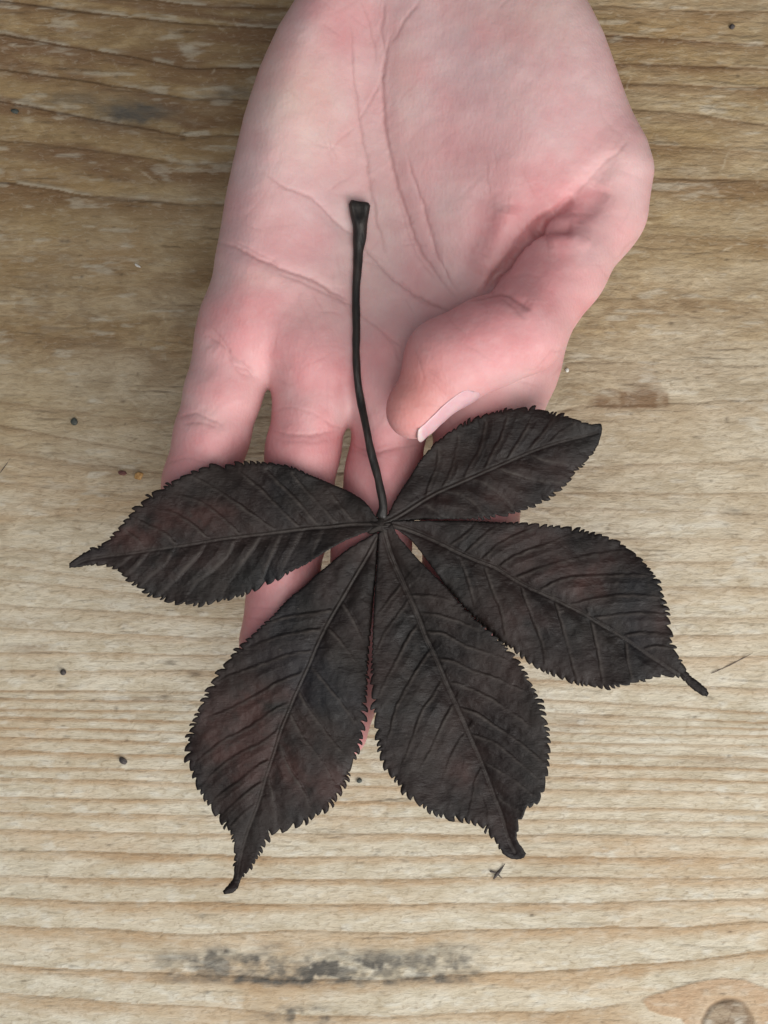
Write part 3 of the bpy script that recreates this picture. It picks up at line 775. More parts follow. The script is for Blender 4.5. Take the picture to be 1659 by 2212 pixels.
LEAFLETS = [
 dict(z=Z3, seed=1, zoff=0.0, look='left leaflet with a narrow pointed tip',
  e1=[(1545,610),(1505,572),(1480,532),(1440,492),(1380,457),(1320,432),(1250,402),(1200,382),(1130,352),(1050,335),(980,330),(900,332),(830,345),(740,350),(700,368),(650,388),(600,412),(550,445),(490,480),(430,537),(380,592),(345,635),(315,668),(275,700),(210,728),(170,752),(125,785)],
  e2=[(1550,625),(1500,628),(1470,642),(1430,657),(1370,682),(1300,720),(1240,758),(1180,795),(1130,818),(1080,848),(1040,868),(1005,875),(985,890),(925,918),(870,938),(800,952),(740,968),(690,968),(650,966),(580,958),(545,940),(490,930),(460,902),(420,878),(380,846),(345,815),(300,795),(235,790),(170,801),(125,805)],
  mid=[(1530,605),(1400,607),(1300,617),(1200,625),(1100,638),(1000,650),(900,662),(800,675),(700,692),(600,708),(500,722),(400,738),(300,750),(200,768),(140,795)],
  lat=[[(760,668),(690,605),(610,555),(530,535)],[(905,655),(830,580),(720,500),(600,465)],[(1060,630),(960,560),(860,490),(740,415),(690,390)],[(1170,620),(1080,530),(990,440),(900,370)],[(1250,605),(1170,510),(1080,420),(1020,360)],[(1340,600),(1260,515),(1190,440),(1140,380)],[(1420,600),(1370,540),(1320,480)],[(480,722),(440,670),(390,635)],[(620,700),(560,640),(450,590)],
       [(1180,640),(1150,700),(1110,770),(1080,840)],[(1000,655),(960,720),(900,800),(830,900)],[(885,670),(850,740),(790,810),(720,860),(660,930)],[(745,690),(720,740),(650,820),(560,910),(540,935)],[(605,715),(560,790),(480,860),(450,890)],[(490,730),(440,795),(390,840)],[(420,740),(370,790),(340,805)],[(1090,645),(1060,720),(1020,800),(1000,860)],[(1280,622),(1250,690),(1230,740)]],
  red=[(640,570,160,60,.7),(420,640,130,60,.8),(560,780,200,60,.35),(760,560,90,50,.5)], teeth=(17, 8.5)),
 dict(z=Z5, seed=2, zoff=0.25, look='lower left leaflet, reddish, with a long curled tip',
  e1=[(1150,110),(1100,138),(1050,165),(960,225),(890,285),(820,342),(760,400),(660,482),(590,562),(500,645),(425,715),(345,805),(295,870),(250,950),(205,1040),(172,1110),(148,1180),(125,1270),(130,1330),(152,1400),(178,1470),(210,1530),(250,1590),(290,1640),(335,1695),(366,1740),(380,1800),(384,1870),(378,1940),(374,1980),(346,2016),(316,2050)],
  e2=[(1175,125),(1158,160),(1148,300),(1134,450),(1121,600),(1110,700),(1102,800),(1098,900),(1093,1000),(1082,1080),(1072,1180),(1058,1260),(1032,1320),(1005,1400),(985,1460),(950,1510),(915,1565),(880,1600),(840,1625),(800,1652),(755,1680),(700,1695),(650,1715),(605,1728),(565,1745),(545,1790),(522,1832),(490,1892),(462,1932),(428,1966),(414,1992),(398,2034),(364,2060),(322,2064)],
  mid=[(1150,140),(1090,250),(1030,350),(960,470),(890,590),(830,710),(780,830),(720,960),(670,1080),(630,1180),(590,1310),(550,1430),(510,1570),(480,1650),(440,1760),(410,1880),(395,1980)],
  lat=[[(930,520),(800,540),(650,560),(540,600)],[(870,620),(740,640),(600,670),(450,730)],[(815,740),(680,760),(540,810),(370,870),(290,910)],[(765,855),(640,900),(500,980),(350,1060),(230,1110)],[(690,1015),(590,1065),(450,1160),(300,1240),(170,1350)],[(640,1150),(540,1230),(400,1300),(270,1400),(200,1480)],[(585,1325),(500,1370),(400,1450),(290,1530),(250,1590)],[(550,1440),(470,1490),(380,1570),(300,1640)],[(520,1550),(440,1610),(360,1690)],
       [(960,470),(1020,560),(1080,680)],[(880,610),(960,690),(1040,800)],[(730,950),(790,1060),(880,1180),(960,1280)],[(620,1220),(680,1370),(760,1500),(790,1580)],[(570,1400),(600,1550),(610,1710)],[(790,810),(880,920),(960,1020),(1030,1120)],[(680,1070),(760,1210),(860,1340),(920,1450)]],
  red=[(430,1180,230,170,.8),(560,1000,150,80,.5),(400,1400,180,120,.6),(860,1480,130,90,.7),(700,1350,200,150,.4)], teeth=(17, 11)),
 dict(z=Z6, seed=3, zoff=0.45, look='lower middle leaflet with a stubby bent tip',
  e1=[(165,110),(163,160),(158,250),(150,350),(142,480),(134,650),(129,800),(128,900),(133,1000),(143,1080),(155,1200),(172,1300),(195,1375),(230,1420),(268,1460),(300,1515),(340,1545),(385,1570),(425,1605),(480,1635),(535,1655),(590,1655),(645,1670),(690,1685),(735,1705),(765,1735),(795,1775),(820,1818),(840,1848),(875,1872),(912,1878),(952,1868)],
  e2=[(235,60),(262,115),(300,165),(360,235),(420,297),(480,357),(540,418),(600,492),(690,585),(760,645),(830,707),(878,762),(915,806),(950,860),(978,920),(1010,972),(1040,1040),(1055,1110),(1075,1180),(1085,1250),(1082,1320),(1078,1390),(1062,1470),(1045,1530),(1005,1580),(965,1600),(940,1635),(922,1670),(914,1710),(912,1755),(922,1790),(948,1822),(962,1850)],
  mid=[(190,90),(220,200),(250,280),(290,370),(340,480),(380,570),(420,680),(470,780),(520,900),(560,990),(600,1080),(640,1170),(670,1240),(710,1330),(750,1430),(790,1540),(830,1640),(860,1750),(900,1840)],
  lat=[[(330,445),(430,445),(560,470)],[(370,535),(500,550),(620,590),(720,630)],[(415,640),(520,650),(650,720),(780,760),(880,800)],[(470,785),(560,795),(680,850),(800,890),(930,950)],[(525,905),(620,930),(760,990),(880,1070),(990,1150)],[(585,1045),(700,1080),(800,1150),(920,1230),(1040,1330)],[(650,1190),(780,1230),(900,1320),(1040,1440)],[(710,1330),(790,1370),(900,1440),(1000,1520)],[(770,1490),(850,1560),(920,1610)],
       [(330,460),(240,580),(180,670),(150,750)],[(375,590),(310,690),(260,790),(200,900),(160,990)],[(440,740),(370,840),(300,960),(250,1060),(215,1200)],[(510,885),(450,990),(390,1080),(340,1220),(300,1330)],[(570,1020),(510,1130),(460,1240),(400,1360)],[(640,1170),(560,1290),(520,1400)],[(290,380),(230,450),(170,530)],[(720,1360),(680,1450),(660,1560)]],
  red=[(640,1430,110,120,.45),(820,1700,90,80,.3)], teeth=(18, 11)),
 dict(z=Z4, seed=4, zoff=0.1, look='right leaflet ending in a thin curled tail',
  e1=[(150,605),(220,592),(280,592),(350,592),(470,592),(560,594),(700,600),(800,602),(880,615),(960,618),(1030,632),(1100,648),(1150,660),(1190,676),(1240,705),(1290,740),(1330,780),(1368,825),(1395,870),(1415,930),(1432,985),(1442,1040),(1448,1090),(1455,1140),(1478,1190),(1508,1240),(1530,1280),(1570,1312),(1610,1345),(1624,1372)],
  e2=[(160,630),(215,632),(240,648),(270,668),(310,712),(350,765),(400,830),(440,888),(490,943),(550,1008),(600,1058),(655,1108),(690,1140),(740,1168),(780,1200),(830,1240),(885,1272),(940,1290),(990,1312),(1050,1330),(1110,1338),(1150,1346),(1190,1338),(1235,1333),(1290,1320),(1340,1308),(1400,1292),(1460,1292),(1505,1302),(1535,1338),(1575,1368),(1617,1386)],
  mid=[(170,605),(250,625),(330,655),(420,695),(500,735),(580,770),(660,800),(740,850),(820,895),(900,930),(980,970),(1060,1010),(1140,1060),(1220,1105),(1300,1160),(1380,1215),(1450,1260),(1520,1310),(1600,1370)],
  lat=[[(450,705),(520,650),(570,605)],[(515,740),(600,660),(660,615)],[(590,770),(680,690),(780,640),(850,610)],[(665,800),(760,740),(900,690),(1000,650),(1080,640)],[(745,845),(860,800),(1000,760),(1150,730),(1250,720)],[(860,900),(960,850),(1080,835),(1220,830),(1350,830)],[(1000,965),(1120,935),(1260,920),(1400,930)],[(1090,1025),(1200,1010),(1330,1000),(1440,1010)],[(1220,1110),(1320,1090),(1450,1100)],[(1310,1165),(1400,1150),(1460,1160)],
       [(600,780),(640,900),(680,1000),(700,1100)],[(760,860),(810,1000),(860,1130),(880,1230)],[(920,940),(960,1080),(1000,1230),(1020,1300)],[(1080,1020),(1110,1150),(1140,1320)],[(1240,1110),(1250,1220),(1270,1310)],[(480,725),(520,830),(560,960)]],
  red=[(1060,880,90,60,.9),(900,800,150,70,.4),(800,650,120,50,.5),(820,1040,120,70,.4),(1250,760,120,50,.4),(1330,1050,80,60,.35)], teeth=(17, 8.5)),
 dict(z=Z4, seed=5, zoff=0.35, look='short upper right leaflet with a blunt torn tip beside the thumb',
  e1=[(140,600),(180,560),(200,520),(235,460),(275,400),(315,335),(355,283),(405,232),(455,195),(515,158),(575,132),(635,110),(690,98),(750,88),(835,86),(880,98),(930,110),(980,122),(1040,142),(1085,158),(1138,155),(1143,185)],
  e2=[(150,615),(200,600),(280,592),(350,587),(470,584),(560,583),(640,575),(700,566),(750,556),(800,540),(860,513),(900,492),(945,455),(985,425),(1005,400),(1020,370),(1058,340),(1080,310),(1102,288),(1118,262),(1130,235),(1141,200)],
  mid=[(150,605),(190,590),(260,550),(330,505),(400,465),(480,430),(560,395),(640,360),(720,325),(800,290),(880,260),(960,235),(1040,215),(1120,195)],
  lat=[[(340,500),(360,430),(390,350),(400,270)],[(410,460),(450,380),(470,320),(490,220)],[(510,415),(550,330),(590,260),(610,150)],[(600,375),(640,290),(680,220),(710,120)],[(700,330),(750,250),(810,150)],[(790,290),(850,220),(920,130)],[(880,260),(940,200),(1010,150)],[(420,460),(500,480),(570,530),(600,570)],[(540,405),(620,440),(700,500),(740,550)],[(660,355),(740,390),(850,420),(950,430)],[(800,295),(880,330),(980,345)],[(300,520),(360,540),(420,580)]],
  red=[(560,500,160,50,.4),(900,380,120,60,.3)], teeth=(15, 7.5)),
]

def teeth_edge(pts, spacing, amp, seed, side, z):
    """margin with forward-pointing saw teeth; pts run from base to tip"""
    P = spline([z(p) for p in pts], 2.0)
    k = np.ones(5) / 5
    pad = np.vstack([np.repeat(P[:1], 2, 0), P, np.repeat(P[-1:], 2, 0)])
    P = np.stack([np.convolve(pad[:, i], k, 'valid') for i in (0, 1)], 1)
    s = np.concatenate([[0], np.cumsum(np.hypot(*(P[1:] - P[:-1]).T))]); L = s[-1]
    T = np.gradient(P, axis=0); T /= np.hypot(*T.T)[:, None] + 1e-9
    Nn = np.stack([T[:, 1], -T[:, 0]], 1) * side
    r = np.random.default_rng(seed)
    out = [P[0]]
    a = L * .12
    j = 1
    pos = lambda q: np.array([np.interp(q, s, P[:, 0]), np.interp(q, s, P[:, 1])])
    nor = lambda q: np.array([np.interp(q, s, Nn[:, 0]), np.interp(q, s, Nn[:, 1])])
    tan = lambda q: np.array([np.interp(q, s, T[:, 0]), np.interp(q, s, T[:, 1])])
    for q in np.arange(3, a, 4.0): out.append(pos(q) + nor(q) * r.normal(0, .5))
    while a < L * .93:
        t = a / L
        env = sstep(.12, .5, np.array(t)) * (1 - .55 * sstep(.82, .97, np.array(t)))
        A = amp * float(env) * min(1.75, .82 * math.exp(r.normal(0, .48)))
        w_ = spacing * min(1.9, .85 * math.exp(r.normal(0, .42))) * (0.6 + .55 * float(env))
        A = max(A, .8)
        b = min(a + w_, L * .945)
        base_off = -A * .45
        w2 = b - a
        out.append(pos(a) + nor(a) * base_off)
        out.append(pos(a + .25 * w2) + nor(a + .25 * w2) * (base_off + A * .50))
        out.append(pos(a + .55 * w2) + nor(a + .55 * w2) * (base_off + A * .86))
        tipq = a + .82 * w2
        out.append(pos(tipq) + nor(tipq) * (base_off + A) + tan(tipq) * A * .12)
        out.append(pos(tipq) + nor(tipq) * (base_off + A * .93) + tan(tipq) * A * .34)
        q = a + .97 * w2
        out.append(pos(q) + nor(q) * (base_off + A * .35))
        a = b
    for q in np.arange(a + 2, L - 1, 3.0): out.append(pos(q) + nor(q) * r.normal(0, .5))
    out.append(P[-1])
    return np.array(out)

mleaf = NT('patinated_leaf')
def leaf_material(m):
    oc = m.objcoord()
    n1 = m.noise(oc, 70, 5, .62); n2 = m.noise(oc, 330, 5, .65); n3 = m.noise(m.scaled(oc, (1, 3, 1)), 700, 4, .6); n4 = m.noise(oc, 28, 3, .5)
    base = m.mix(m.ramp(n1, .34, .64), (.0042, .0034, .0032), (.0150, .0112, .0096))
    base = m.mix(m.ramp(n4, .46, .30, 0, .7), base, (.0042, .0038, .0038))
    base = m.mix(m.math('MULTIPLY', m.attr('red'), m.ramp(n1, .3, .7, .7, 1.0), True), base, (.040, .0185, .0155))
    base = m.mix(m.ramp(n4, .55, .72, 0, .35), base, (.011, .0135, .019))
    base = m.mix(m.ramp(n2, .52, .72, 0, .55), base, (.030, .0255, .0235))
    base = m.mix(m.math('MULTIPLY', m.attr('vein_highlight'), m.ramp(n2, .3, .65, .25, .8), True), base, (.050, .041, .036))
    base = m.mix(m.math('MULTIPLY', m.attr('rim'), .7, True), base, (.006, .0055, .0055))
    base = m.mix(m.ramp(n3, .66, .76, 0, .5), base, (.07, .06, .05))
    m.link(base, m.b.inputs['Base Color'])
    m.link(m.ramp(n2, .3, .7, .42, .64), m.b.inputs['Roughness'])
    m.b.inputs['Specular IOR Level'].default_value = .20
    h = m.math('ADD', m.math('MULTIPLY', n2, 1.0), m.math('MULTIPLY', n3, .5))
    m.link(m.bump(h, .55, .0005), m.b.inputs['Normal'])
leaf_material(mleaf)

leaf = bpy.data.objects.new('chestnut_leaf', None)
C.objects.link(leaf)
tag(leaf, 'dark brown five-fingered chestnut leaf with toothed edges lying on the fingers', 'leaf')

def build_leaflet(L):
    z = L['z']
    sp, am = L['teeth']
    mid = spline([z(p) for p in L['mid']], 6)
    # which side of the midrib each margin lies on
    def sgn(e):
        p = np.array(z(e[len(e) // 2])); i = np.argmin(np.hypot(*(mid - p).T)); i = min(max(i, 1), len(mid) - 2)
        t = mid[i + 1] - mid[i - 1]; return np.sign(t[0] * (p[1] - mid[i][1]) - t[1] * (p[0] - mid[i][0]))
    s1 = sgn(L['e1'])
    # outward normal for side: (Ty,-Tx) points right of travel in layout (y down)
    E1 = teeth_edge(L['e1'], sp, am, L['seed'] * 10 + 1, -s1, z)
    E2 = teeth_edge(L['e2'], sp, am, L['seed'] * 10 + 2, s1, z)
    ring = np.vstack([E1, E2[::-1]])
    keep = [0]
    for i in range(1, len(ring)):
        if np.hypot(*(ring[i] - ring[keep[-1]])) > .6: keep.append(i)
    ring = ring[keep]
    if np.hypot(*(ring[0] - ring[-1])) < .6: ring = ring[:-1]
    # densify margin
    R = []
    for i in range(len(ring)):
        a, b = ring[i], ring[(i + 1) % len(ring)]
        n = max(1, int(np.hypot(*(b - a)) / 3.2))
        for q in range(n): R.append(a + (b - a) * q / n)
    ring = np.array(R)
    st = 2.35
    lo, hi = ring.min(0), ring.max(0)
    gx, gy = np.meshgrid(np.arange(lo[0], hi[0], st), np.arange(lo[1], hi[1], st * .866))
    gx = gx + (np.arange(gx.shape[0]) % 2)[:, None] * st * .5
    gx = gx.ravel(); gy = gy.ravel()
    m = inside(gx, gy, ring); gx, gy = gx[m], gy[m]
    d, _ = poly_dist(gx, gy, ring, True)
    m = d > 1.7
    inner = np.stack([gx[m], gy[m]], 1)
    allp = np.vstack([ring, inner])
    n0 = len(ring)
    vo, eo, fo, *_ = delaunay_2d_cdt([Vector(p) for p in allp.tolist()], [], [list(range(n0))], 1, 1e-4)
    P = np.array([(v.x, v.y) for v in vo])
    Ff = np.array([f for f in fo if len(f) == 3], np.int32)
    u, v = P[:, 0], P[:, 1]
    dm, tm = poly_dist(u, v, mid)
    dl = np.full(len(P), 1e9); tl = np.zeros(len(P)); sl = np.zeros(len(P))
    for q in L['lat']:
        dd, tt = poly_dist(u + 1.2 * vnoise(u / 12, v / 12, 5), v + 1.2 * vnoise(u / 12, v / 12, 6), spline([z(p) for p in q], 8))
        Sq = spline([z(p) for p in q], 8)
        ii = np.clip((tt * (len(Sq) - 1)).astype(int), 0, len(Sq) - 2); dv = Sq[ii + 1] - Sq[ii]
        cr = dv[:, 0] * (v - Sq[ii, 1]) - dv[:, 1] * (u - Sq[ii, 0])
        # towards the leaflet's tip counts as positive
        mi = np.argmin(np.hypot(*(mid - Sq[0]).T)); mt = mid[min(mi + 2, len(mid) - 1)] - mid[max(mi - 2, 0)]
        lt = Sq[-1] - Sq[0]; sg = np.sign(lt[0] * mt[1] - lt[1] * mt[0])
        b = dd < dl; dl = np.where(b, dd, dl); tl = np.where(b, tt, tl); sl = np.where(b, np.sign(cr) * sg, sl)
    de, _ = poly_dist(u, v, ring, True)
    sd = L['seed'] * 50
    wmax = max(dm.max(), 1)
    strength = np.clip(1.1 - .55 * tl, 0, 1) * (.75 + .35 * fbm(u / 70, v / 70, sd + 7, 2))
    strength = strength * sstep(1, 12, dm) * np.clip(1.0 + .7 * fbm(u / 38, v / 38, sd + 21, 3), .55, 1.3)
    h = np.zeros(len(P))
    h += .60 * (1 - np.exp(-(dl / 24.0) ** 2)) * strength * sstep(2, 30, de) * sstep(0, 30, dm)           # puffed between side veins
    h -= .20 * np.exp(-(dl / 2.3) ** 2) * strength                                      # sunk side veins
    h += .25 * np.tanh(sl * dl / 2.0) * np.exp(-dl / 20.0) * strength * sstep(2, 20, de)
    mw = 1 - .55 * tm
    h += (-.34 * np.exp(-((dm - 4.4 * mw) / 2.4) ** 2) + .10 * np.exp(-(dm / 2.4) ** 2)) * (1 - .5 * tm) - .5 * np.exp(-(dm / 22) ** 2)
    h += 2.0 * (dm / 200.0) * np.cos(L['seed'] * 2.0) + .9 * fbm(u / 190, v / 190, sd, 2) + .42 * fbm(u / 60, v / 60, sd + 3, 3) + .13 * fbm(u / 16, v / 16, sd + 5, 3)
    # margins curl a little, unevenly
    curl = vnoise(u / 70, v / 70, sd + 9)
    h += (.9 * curl + .15) * np.exp(-de / 18.0)
    h -= .30 * np.exp(-de / 2.2)
    h += (tm ** 3) * (1.5 * math.sin(L['seed'] * 1.7))
    hub = np.exp(-(np.hypot(u - 822, v - 1134) / 40) ** 2)
    zt = 66.3 + L['zoff'] + h * (1 - .5 * hub) + .6 * hub
    zb = zt - .75 - .5 * np.clip(de / 12, 0, 1)
    x, y = world(u, v, zt); xb, yb = world(u, v, zb)
    n = len(P)
    V = np.vstack([np.stack([x, y, zt], 1), np.stack([xb, yb, zb], 1)])
    # boundary edges -> side wall
    a2 = (u[Ff[:, 1]] - u[Ff[:, 0]]) * (v[Ff[:, 2]] - v[Ff[:, 0]]) - (u[Ff[:, 2]] - u[Ff[:, 0]]) * (v[Ff[:, 1]] - v[Ff[:, 0]])
    Ff = np.where((a2 > 0)[:, None], Ff[:, ::-1], Ff)      # layout y points down: flip so tops face up
    e = np.vstack([Ff[:, [0, 1]], Ff[:, [1, 2]], Ff[:, [2, 0]]])
    key = np.sort(e, 1); kk = key[:, 0].astype(np.int64) * n + key[:, 1]
    uq, inv, cnt = np.unique(kk, return_inverse=True, return_counts=True)
    be = e[cnt[inv] == 1]
    wall = np.vstack([np.stack([be[:, 1], be[:, 0], be[:, 0] + n], 1), np.stack([be[:, 1], be[:, 0] + n, be[:, 1] + n], 1)])
    Fa = np.vstack([Ff, Ff[:, ::-1] + n, wall])
    red = np.zeros(n)
    for (cu, cv, su, sv, s) in L['red']:
        c = z((cu, cv)); k = (z((1, 0))[0] - z((0, 0))[0])
        red += s * gauss(u, v, c[0], c[1], su * k * 1.1, sv * k * 1.1)
    red = np.clip(.95 * red * (1 + 1.6 * fbm(u / 45, v / 45, sd + 11, 4)) + .12 + .25 * fbm(u / 90, v / 90, sd + 13, 3), 0, 1)
    vl = np.clip(1.25 * np.exp(-((dl - 5.0) / 3.2) ** 2) * strength * (sl > 0) + .9 * np.exp(-(dm / 3.2) ** 2) * (1 - .4 * tm), 0, 1)  # rubbed vein lines, plus a highlight painted along one side of each pleat
    rim = np.exp(-de / 3.0)
    o = mesh_from('leaflet', V, Fa, mleaf.m, leaf, dict(red=np.r_[red, red], vein_highlight=np.r_[vl, vl * 0], rim=np.r_[rim, rim]))
    o['label'] = L['look']
    return o

for L in LEAFLETS:
    build_leaflet(L)

def tube(name, path, radii, mat, parent, nseg=20, flat=1.0, bumps=.0, seed=0, attrs=True):
    """path (n,3) in mm, radii (n,)"""
    path = np.asarray(path, float); n = len(path)
    T = np.gradient(path, axis=0); T /= np.linalg.norm(T, axis=1)[:, None]
    up = np.array([0, 0, 1.0])
    V = []
    for i in range(n):
        s = np.cross(T[i], up); s /= np.linalg.norm(s); b = np.cross(s, T[i])
        for k in range(nseg):
            a = 2 * math.pi * k / nseg
            r = radii[i] * (1 + bumps * float(vnoise(np.array([i * .22]), np.array([math.cos(a) * 1.5 + math.sin(a) * 2.1 + 9]), seed)[0]))
            V.append(path[i] + s * math.cos(a) * r + b * math.sin(a) * r * flat)
    V = np.array(V)
    idx = np.arange(n * nseg).reshape(n, nseg); nxt = np.roll(idx, -1, 1)
    Fq = np.stack([idx[:-1], nxt[:-1], nxt[1:], idx[1:]], -1).reshape(-1, 4)
    caps = []
    c0 = len(V); V = np.vstack([V, path[:1], path[-1:]])
    for k in range(0, nseg, 1):
        caps.append((c0, idx[0, (k + 1) % nseg], idx[0, k], c0)); caps.append((c0 + 1, idx[-1, k], idx[-1, (k + 1) % nseg], c0 + 1))
    me = bpy.data.meshes.new(name)
    me.from_pydata((V * MM).tolist(), [], Fq.tolist() + [c[:3] for c in caps])
    me.materials.append(mat)
    bm = bmesh.new(); bm.from_mesh(me); bmesh.ops.recalc_face_normals(bm, faces=bm.faces[:]); bm.to_mesh(me); bm.free()
    me.polygons.foreach_set('use_smooth', np.ones(len(me.polygons), bool))
    o = bpy.data.objects.new(name, me); C.objects.link(o)
    if parent: o.parent = parent
    return o

# stalk: from the hub up over the palm to its flared foot
SP = [(824, 1118, 13, 66.4), (828, 1090, 10.5, 67.0), (818, 1040, 10, 66.8), (805, 990, 9.8, 66.0), (792, 930, 9.8, 65.4), (780, 870, 10.2, 0), (772, 810, 9.6, 0), (769, 750, 9.4, 0), (770, 690, 9.4, 0), (769, 640, 10.2, 0),
      (771, 590, 10.5, 0), (774, 545, 12.5, 0), (777, 505, 15.5, 0), (777, 480, 18, 0), (776, 464, 21.5, 0), (776, 450, 25, 0), (776, 441, 25.5, 0), (777, 436, 21, 0)]
zs_ = []
for (u_, v_, r_, z_) in SP:
    zs_.append(z_ if z_ else palm_top(u_, v_) + min(r_, 14) * SC + .25)
zs_ = np.array(zs_); ks = np.array([.25, .5, .25])
zsm = np.convolve(np.r_[zs_[0], zs_, zs_[-1]], ks, 'valid'); zsm = np.maximum(zsm, zs_)
pp = []
for (u_, v_, r_, z_), zz in zip(SP, zsm):
    x_, y_ = world(u_, v_, zz); pp.append((x_, y_, zz, r_ * SC * (.88 if r_ < 14 else .97)))
Pd = spline(pp, .8)
Pd[:, 0] += .07 * vnoise(np.arange(len(Pd)) / 7.0, np.zeros(len(Pd)), 3)
rr = Pd[:, 3] * (1 + .07 * vnoise(np.arange(len(Pd)) / 4.0, np.ones(len(Pd)) * 4, 8))
mst = NT('dark_stalk')
nn = mst.noise(mst.scaled(mst.objcoord(), (600, 160, 600)), 1, 5, .6)
mst.link(mst.mix(mst.ramp(nn, .35, .7), (.005, .0036, .003), (.020, .0135, .010)), mst.b.inputs['Base Color'])
mst.b.inputs['Roughness'].default_value = .5
mst.link(mst.bump(nn, .6, .0006), mst.b.inputs['Normal'])
for i in range(len(Pd)):
    rr[i] *= 1 + .05 * math.sin(i * .9) * (i > len(Pd) - 20)
stalk = tube('stalk', Pd[:, :3], rr, mst.m, leaf, 22, .8, .05, 5)
for vx in stalk.data.vertices:
    u_, v_ = layout(vx.co.x / MM, vx.co.y / MM, vx.co.z / MM)
    top = (vx.co.z / MM) - (zsm[-3] - .2)
    if v_ < 482 and top > 0:
        vx.co.z -= top * .75 * MM * float(sstep(482, 455, np.array(v_))) * max(0.0, 1 - abs(u_ - 776) / 19)
stalk['label'] = 'thin dark stalk with a flared foot'

# hub where the five midribs meet
hv = []; hf = []
NR, NA = 12, 40
for i in range(NR + 1):
    t = i / NR
    for k in range(NA):
        a = 2 * math.pi * k / NA
        r = 24 * t * (1 + .22 * math.cos(5 * a + .6) + .10 * math.sin(3 * a))
        u_, v_ = 822 + r * math.cos(a) * 1.15, 1136 + r * math.sin(a) * .8
        zz = 66.2 + 1.35 * math.cos(t * math.pi / 2) ** .8 + .15 * math.sin(7 * a + 3 * t) * t - (.9 if t > .99 else 0)
        x_, y_ = world(u_, v_, zz); hv.append((x_, y_, zz))
idx = np.arange((NR + 1) * NA).reshape(NR + 1, NA); nx_ = np.roll(idx, -1, 1)
hf = np.stack([idx[:-1], idx[1:], nx_[1:], nx_[:-1]], -1).reshape(-1, 4)
hub = mesh_from('hub', np.array(hv), hf[:, ::-1], mleaf.m, leaf, dict(red=np.zeros(len(hv)), vein_highlight=np.full(len(hv), .35), rim=np.zeros(len(hv))))
bm = bmesh.new(); bm.from_mesh(hub.data); bmesh.ops.recalc_face_normals(bm, faces=bm.faces[:]); bm.to_mesh(hub.data); bm.free()

# ------------------------------------------------------------------ crumbs on the table
def plain(name, c1, c2, rough=.7, sc=900):
    m = NT(name); q = m.noise(m.objcoord(), sc, 3)
    m.link(m.mix(m.ramp(q, .35, .65), c1, c2), m.b.inputs['Base Color']); m.b.inputs['Roughness'].default_value = rough
    m.link(m.bump(q, .5, .0004), m.b.inputs['Normal'])
    return m.m
m_dark = plain('dark_crumb', (.030, .026, .026), (.075, .06, .055))
m_tan = plain('tan_flake', (.33, .17, .05), (.46, .27, .10))
m_white = plain('white_crumb', (.60, .57, .52), (.75, .72, .66))
m_grn = plain('green_fleck', (.035, .042, .036), (.075, .082, .07))

def crumb(name, label, cat, u_, v_, ru, rv, rz, rot, mat, seed, lump=.18):
    """rounded, uneven grain; radii in layout units"""
    k = SC * CAMZ / (CAMZ - ZREF)
    x_, y_ = world(u_, v_, 0)
    z_ = table_z(x_, y_)
    bm = bmesh.new(); bmesh.ops.create_icosphere(bm, subdivisions=3, radius=1)
    P = np.array([v.co[:] for v in bm.verts])
    n = 1 + lump * fbm(P[:, 0] * 1.6 + 7 + P[:, 2], P[:, 1] * 1.6 + 3 - P[:, 2], seed, 3)
    P = P * n[:, None] * np.array([ru * k, rv * k, rz * k])
    for v, p in zip(bm.verts, P): v.co = p * MM
    me = bpy.data.meshes.new(name); bm.to_mesh(me); bm.free(); me.materials.append(mat)
    me.polygons.foreach_set('use_smooth', np.ones(len(me.polygons), bool))
    o = bpy.data.objects.new(name, me); C.objects.link(o)
    o.location = (x_ * MM, y_ * MM, (z_ + rz * k * .72) * MM); o.rotation_euler = (0, 0, rot)
    tag(o, label, cat, 'crumbs on the table')
    return o
crumb('seed', 'round dark seed on the pale wood left of the leaf', 'seed', 137, 1452, 6.5, 6.5, 5, 0, m_dark, 1, .08)
crumb('seed', 'oval black seed on the wood beside the reddish lower left leaflet', 'seed', 266, 1643, 10, 6.5, 5, -.6, m_dark, 2, .15)
crumb('dirt_crumb', 'grey dirt crumb on the wood left of the little finger', 'crumb', 161, 910, 7, 8, 4, .2, m_grn, 3, .35)
crumb('wood_flake', 'small orange-brown flake beside the top edge of the left leaflet', 'flake', 300, 1028, 9, 8, 3, .5, m_tan, 4, .5)
crumb('dirt_crumb', 'dark red-brown crumb next to the orange-brown flake', 'crumb', 265, 1022, 9, 5, 3, -.3, plain('red_brown', (.10, .035, .03), (.16, .06, .05)), 5, .3)
crumb('paint_crumb', 'tiny white crumb on the wood left of the palm', 'crumb', 297, 574, 7, 2.6, 2.2, -.4, m_white, 6, .5)
crumb('dirt_crumb', 'small dark green fleck near the left edge of the far wood', 'crumb', 33, 241, 8, 4.5, 3, -.4, m_grn, 7, .4)
crumb('dirt_crumb', 'round black crumb by the far right corner', 'crumb', 1581, 58, 6, 5.5, 4, .3, m_dark, 8, .25)
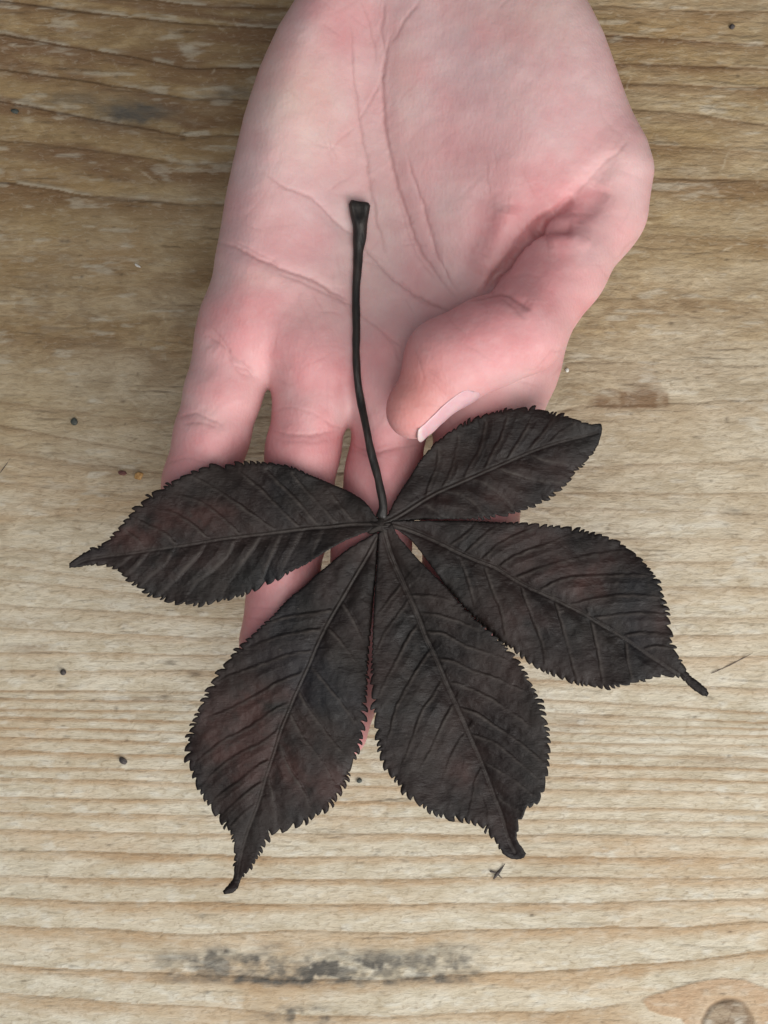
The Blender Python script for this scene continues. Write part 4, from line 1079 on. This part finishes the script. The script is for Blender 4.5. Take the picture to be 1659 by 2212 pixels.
crumb('paint_crumb', 'tiny pale crumb on the wood beside the folded thumb', 'crumb', 1225, 800, 4.5, 4, 3, .0, m_white, 9, .3)
crumb('dirt_crumb', 'grey smudgy crumb on the wood below the gap between lower leaflets', 'crumb', 777, 1686, 6, 5, 3, .4, m_grn, 10, .4)

def straw(name, label, cat, branches, mat, wid):
    k = SC * CAMZ / (CAMZ - ZREF)
    root = None; c = branches[0][0]; x0, y0 = world(c[0], c[1], 0)
    bmv = []; bmf = []
    for br in branches:
        S_ = spline(br, 3)
        pts = []
        for i, (u_, v_) in enumerate(S_):
            x_, y_ = world(u_, v_, 0); pts.append((x_, y_, table_z(x_, y_) + wid * k * .8 + .15 * math.sin(i * .5)))
        r = wid * k * np.clip(np.minimum(np.arange(len(pts)) + 2, (len(pts) - np.arange(len(pts))) * .6) / 5, .25, 1)
        t = tube('tmp', pts, r, mat, None, 8, .8, .2, 3)
        off = len(bmv)
        bmv += [tuple(v.co) for v in t.data.vertices]; bmf += [tuple(q + off for q in p.vertices) for p in t.data.polygons]
        md_ = t.data; bpy.data.objects.remove(t); bpy.data.meshes.remove(md_)
    me = bpy.data.meshes.new(name); me.from_pydata(bmv, [], bmf); me.materials.append(mat)
    me.polygons.foreach_set('use_smooth', np.ones(len(me.polygons), bool))
    o = bpy.data.objects.new(name, me); C.objects.link(o)
    tag(o, label, cat, 'crumbs on the table')
    return o
straw('plant_scrap', 'dark star-shaped plant scrap on the wood below the lower middle leaflet', 'plant scrap',
      [[(1058, 1882), (1068, 1884), (1076, 1886)], [(1066, 1898), (1074, 1888), (1084, 1876), (1090, 1866)], [(1074, 1887), (1080, 1893), (1084, 1896)]], m_dark, 3.4)
straw('straw_fibre', 'thin dark fibre on the wood right of the curled leaf tail', 'fibre', [[(1536, 1455), (1570, 1440), (1605, 1422), (1627, 1410)]], plain('fibre', (.12, .09, .07), (.2, .16, .12)), 1.1)
straw('straw_fibre', 'thin brown fibre on the wood at the left edge, above the left leaflet', 'fibre', [[(0, 1022), (10, 1008), (22, 990)]], m_dark, .9)
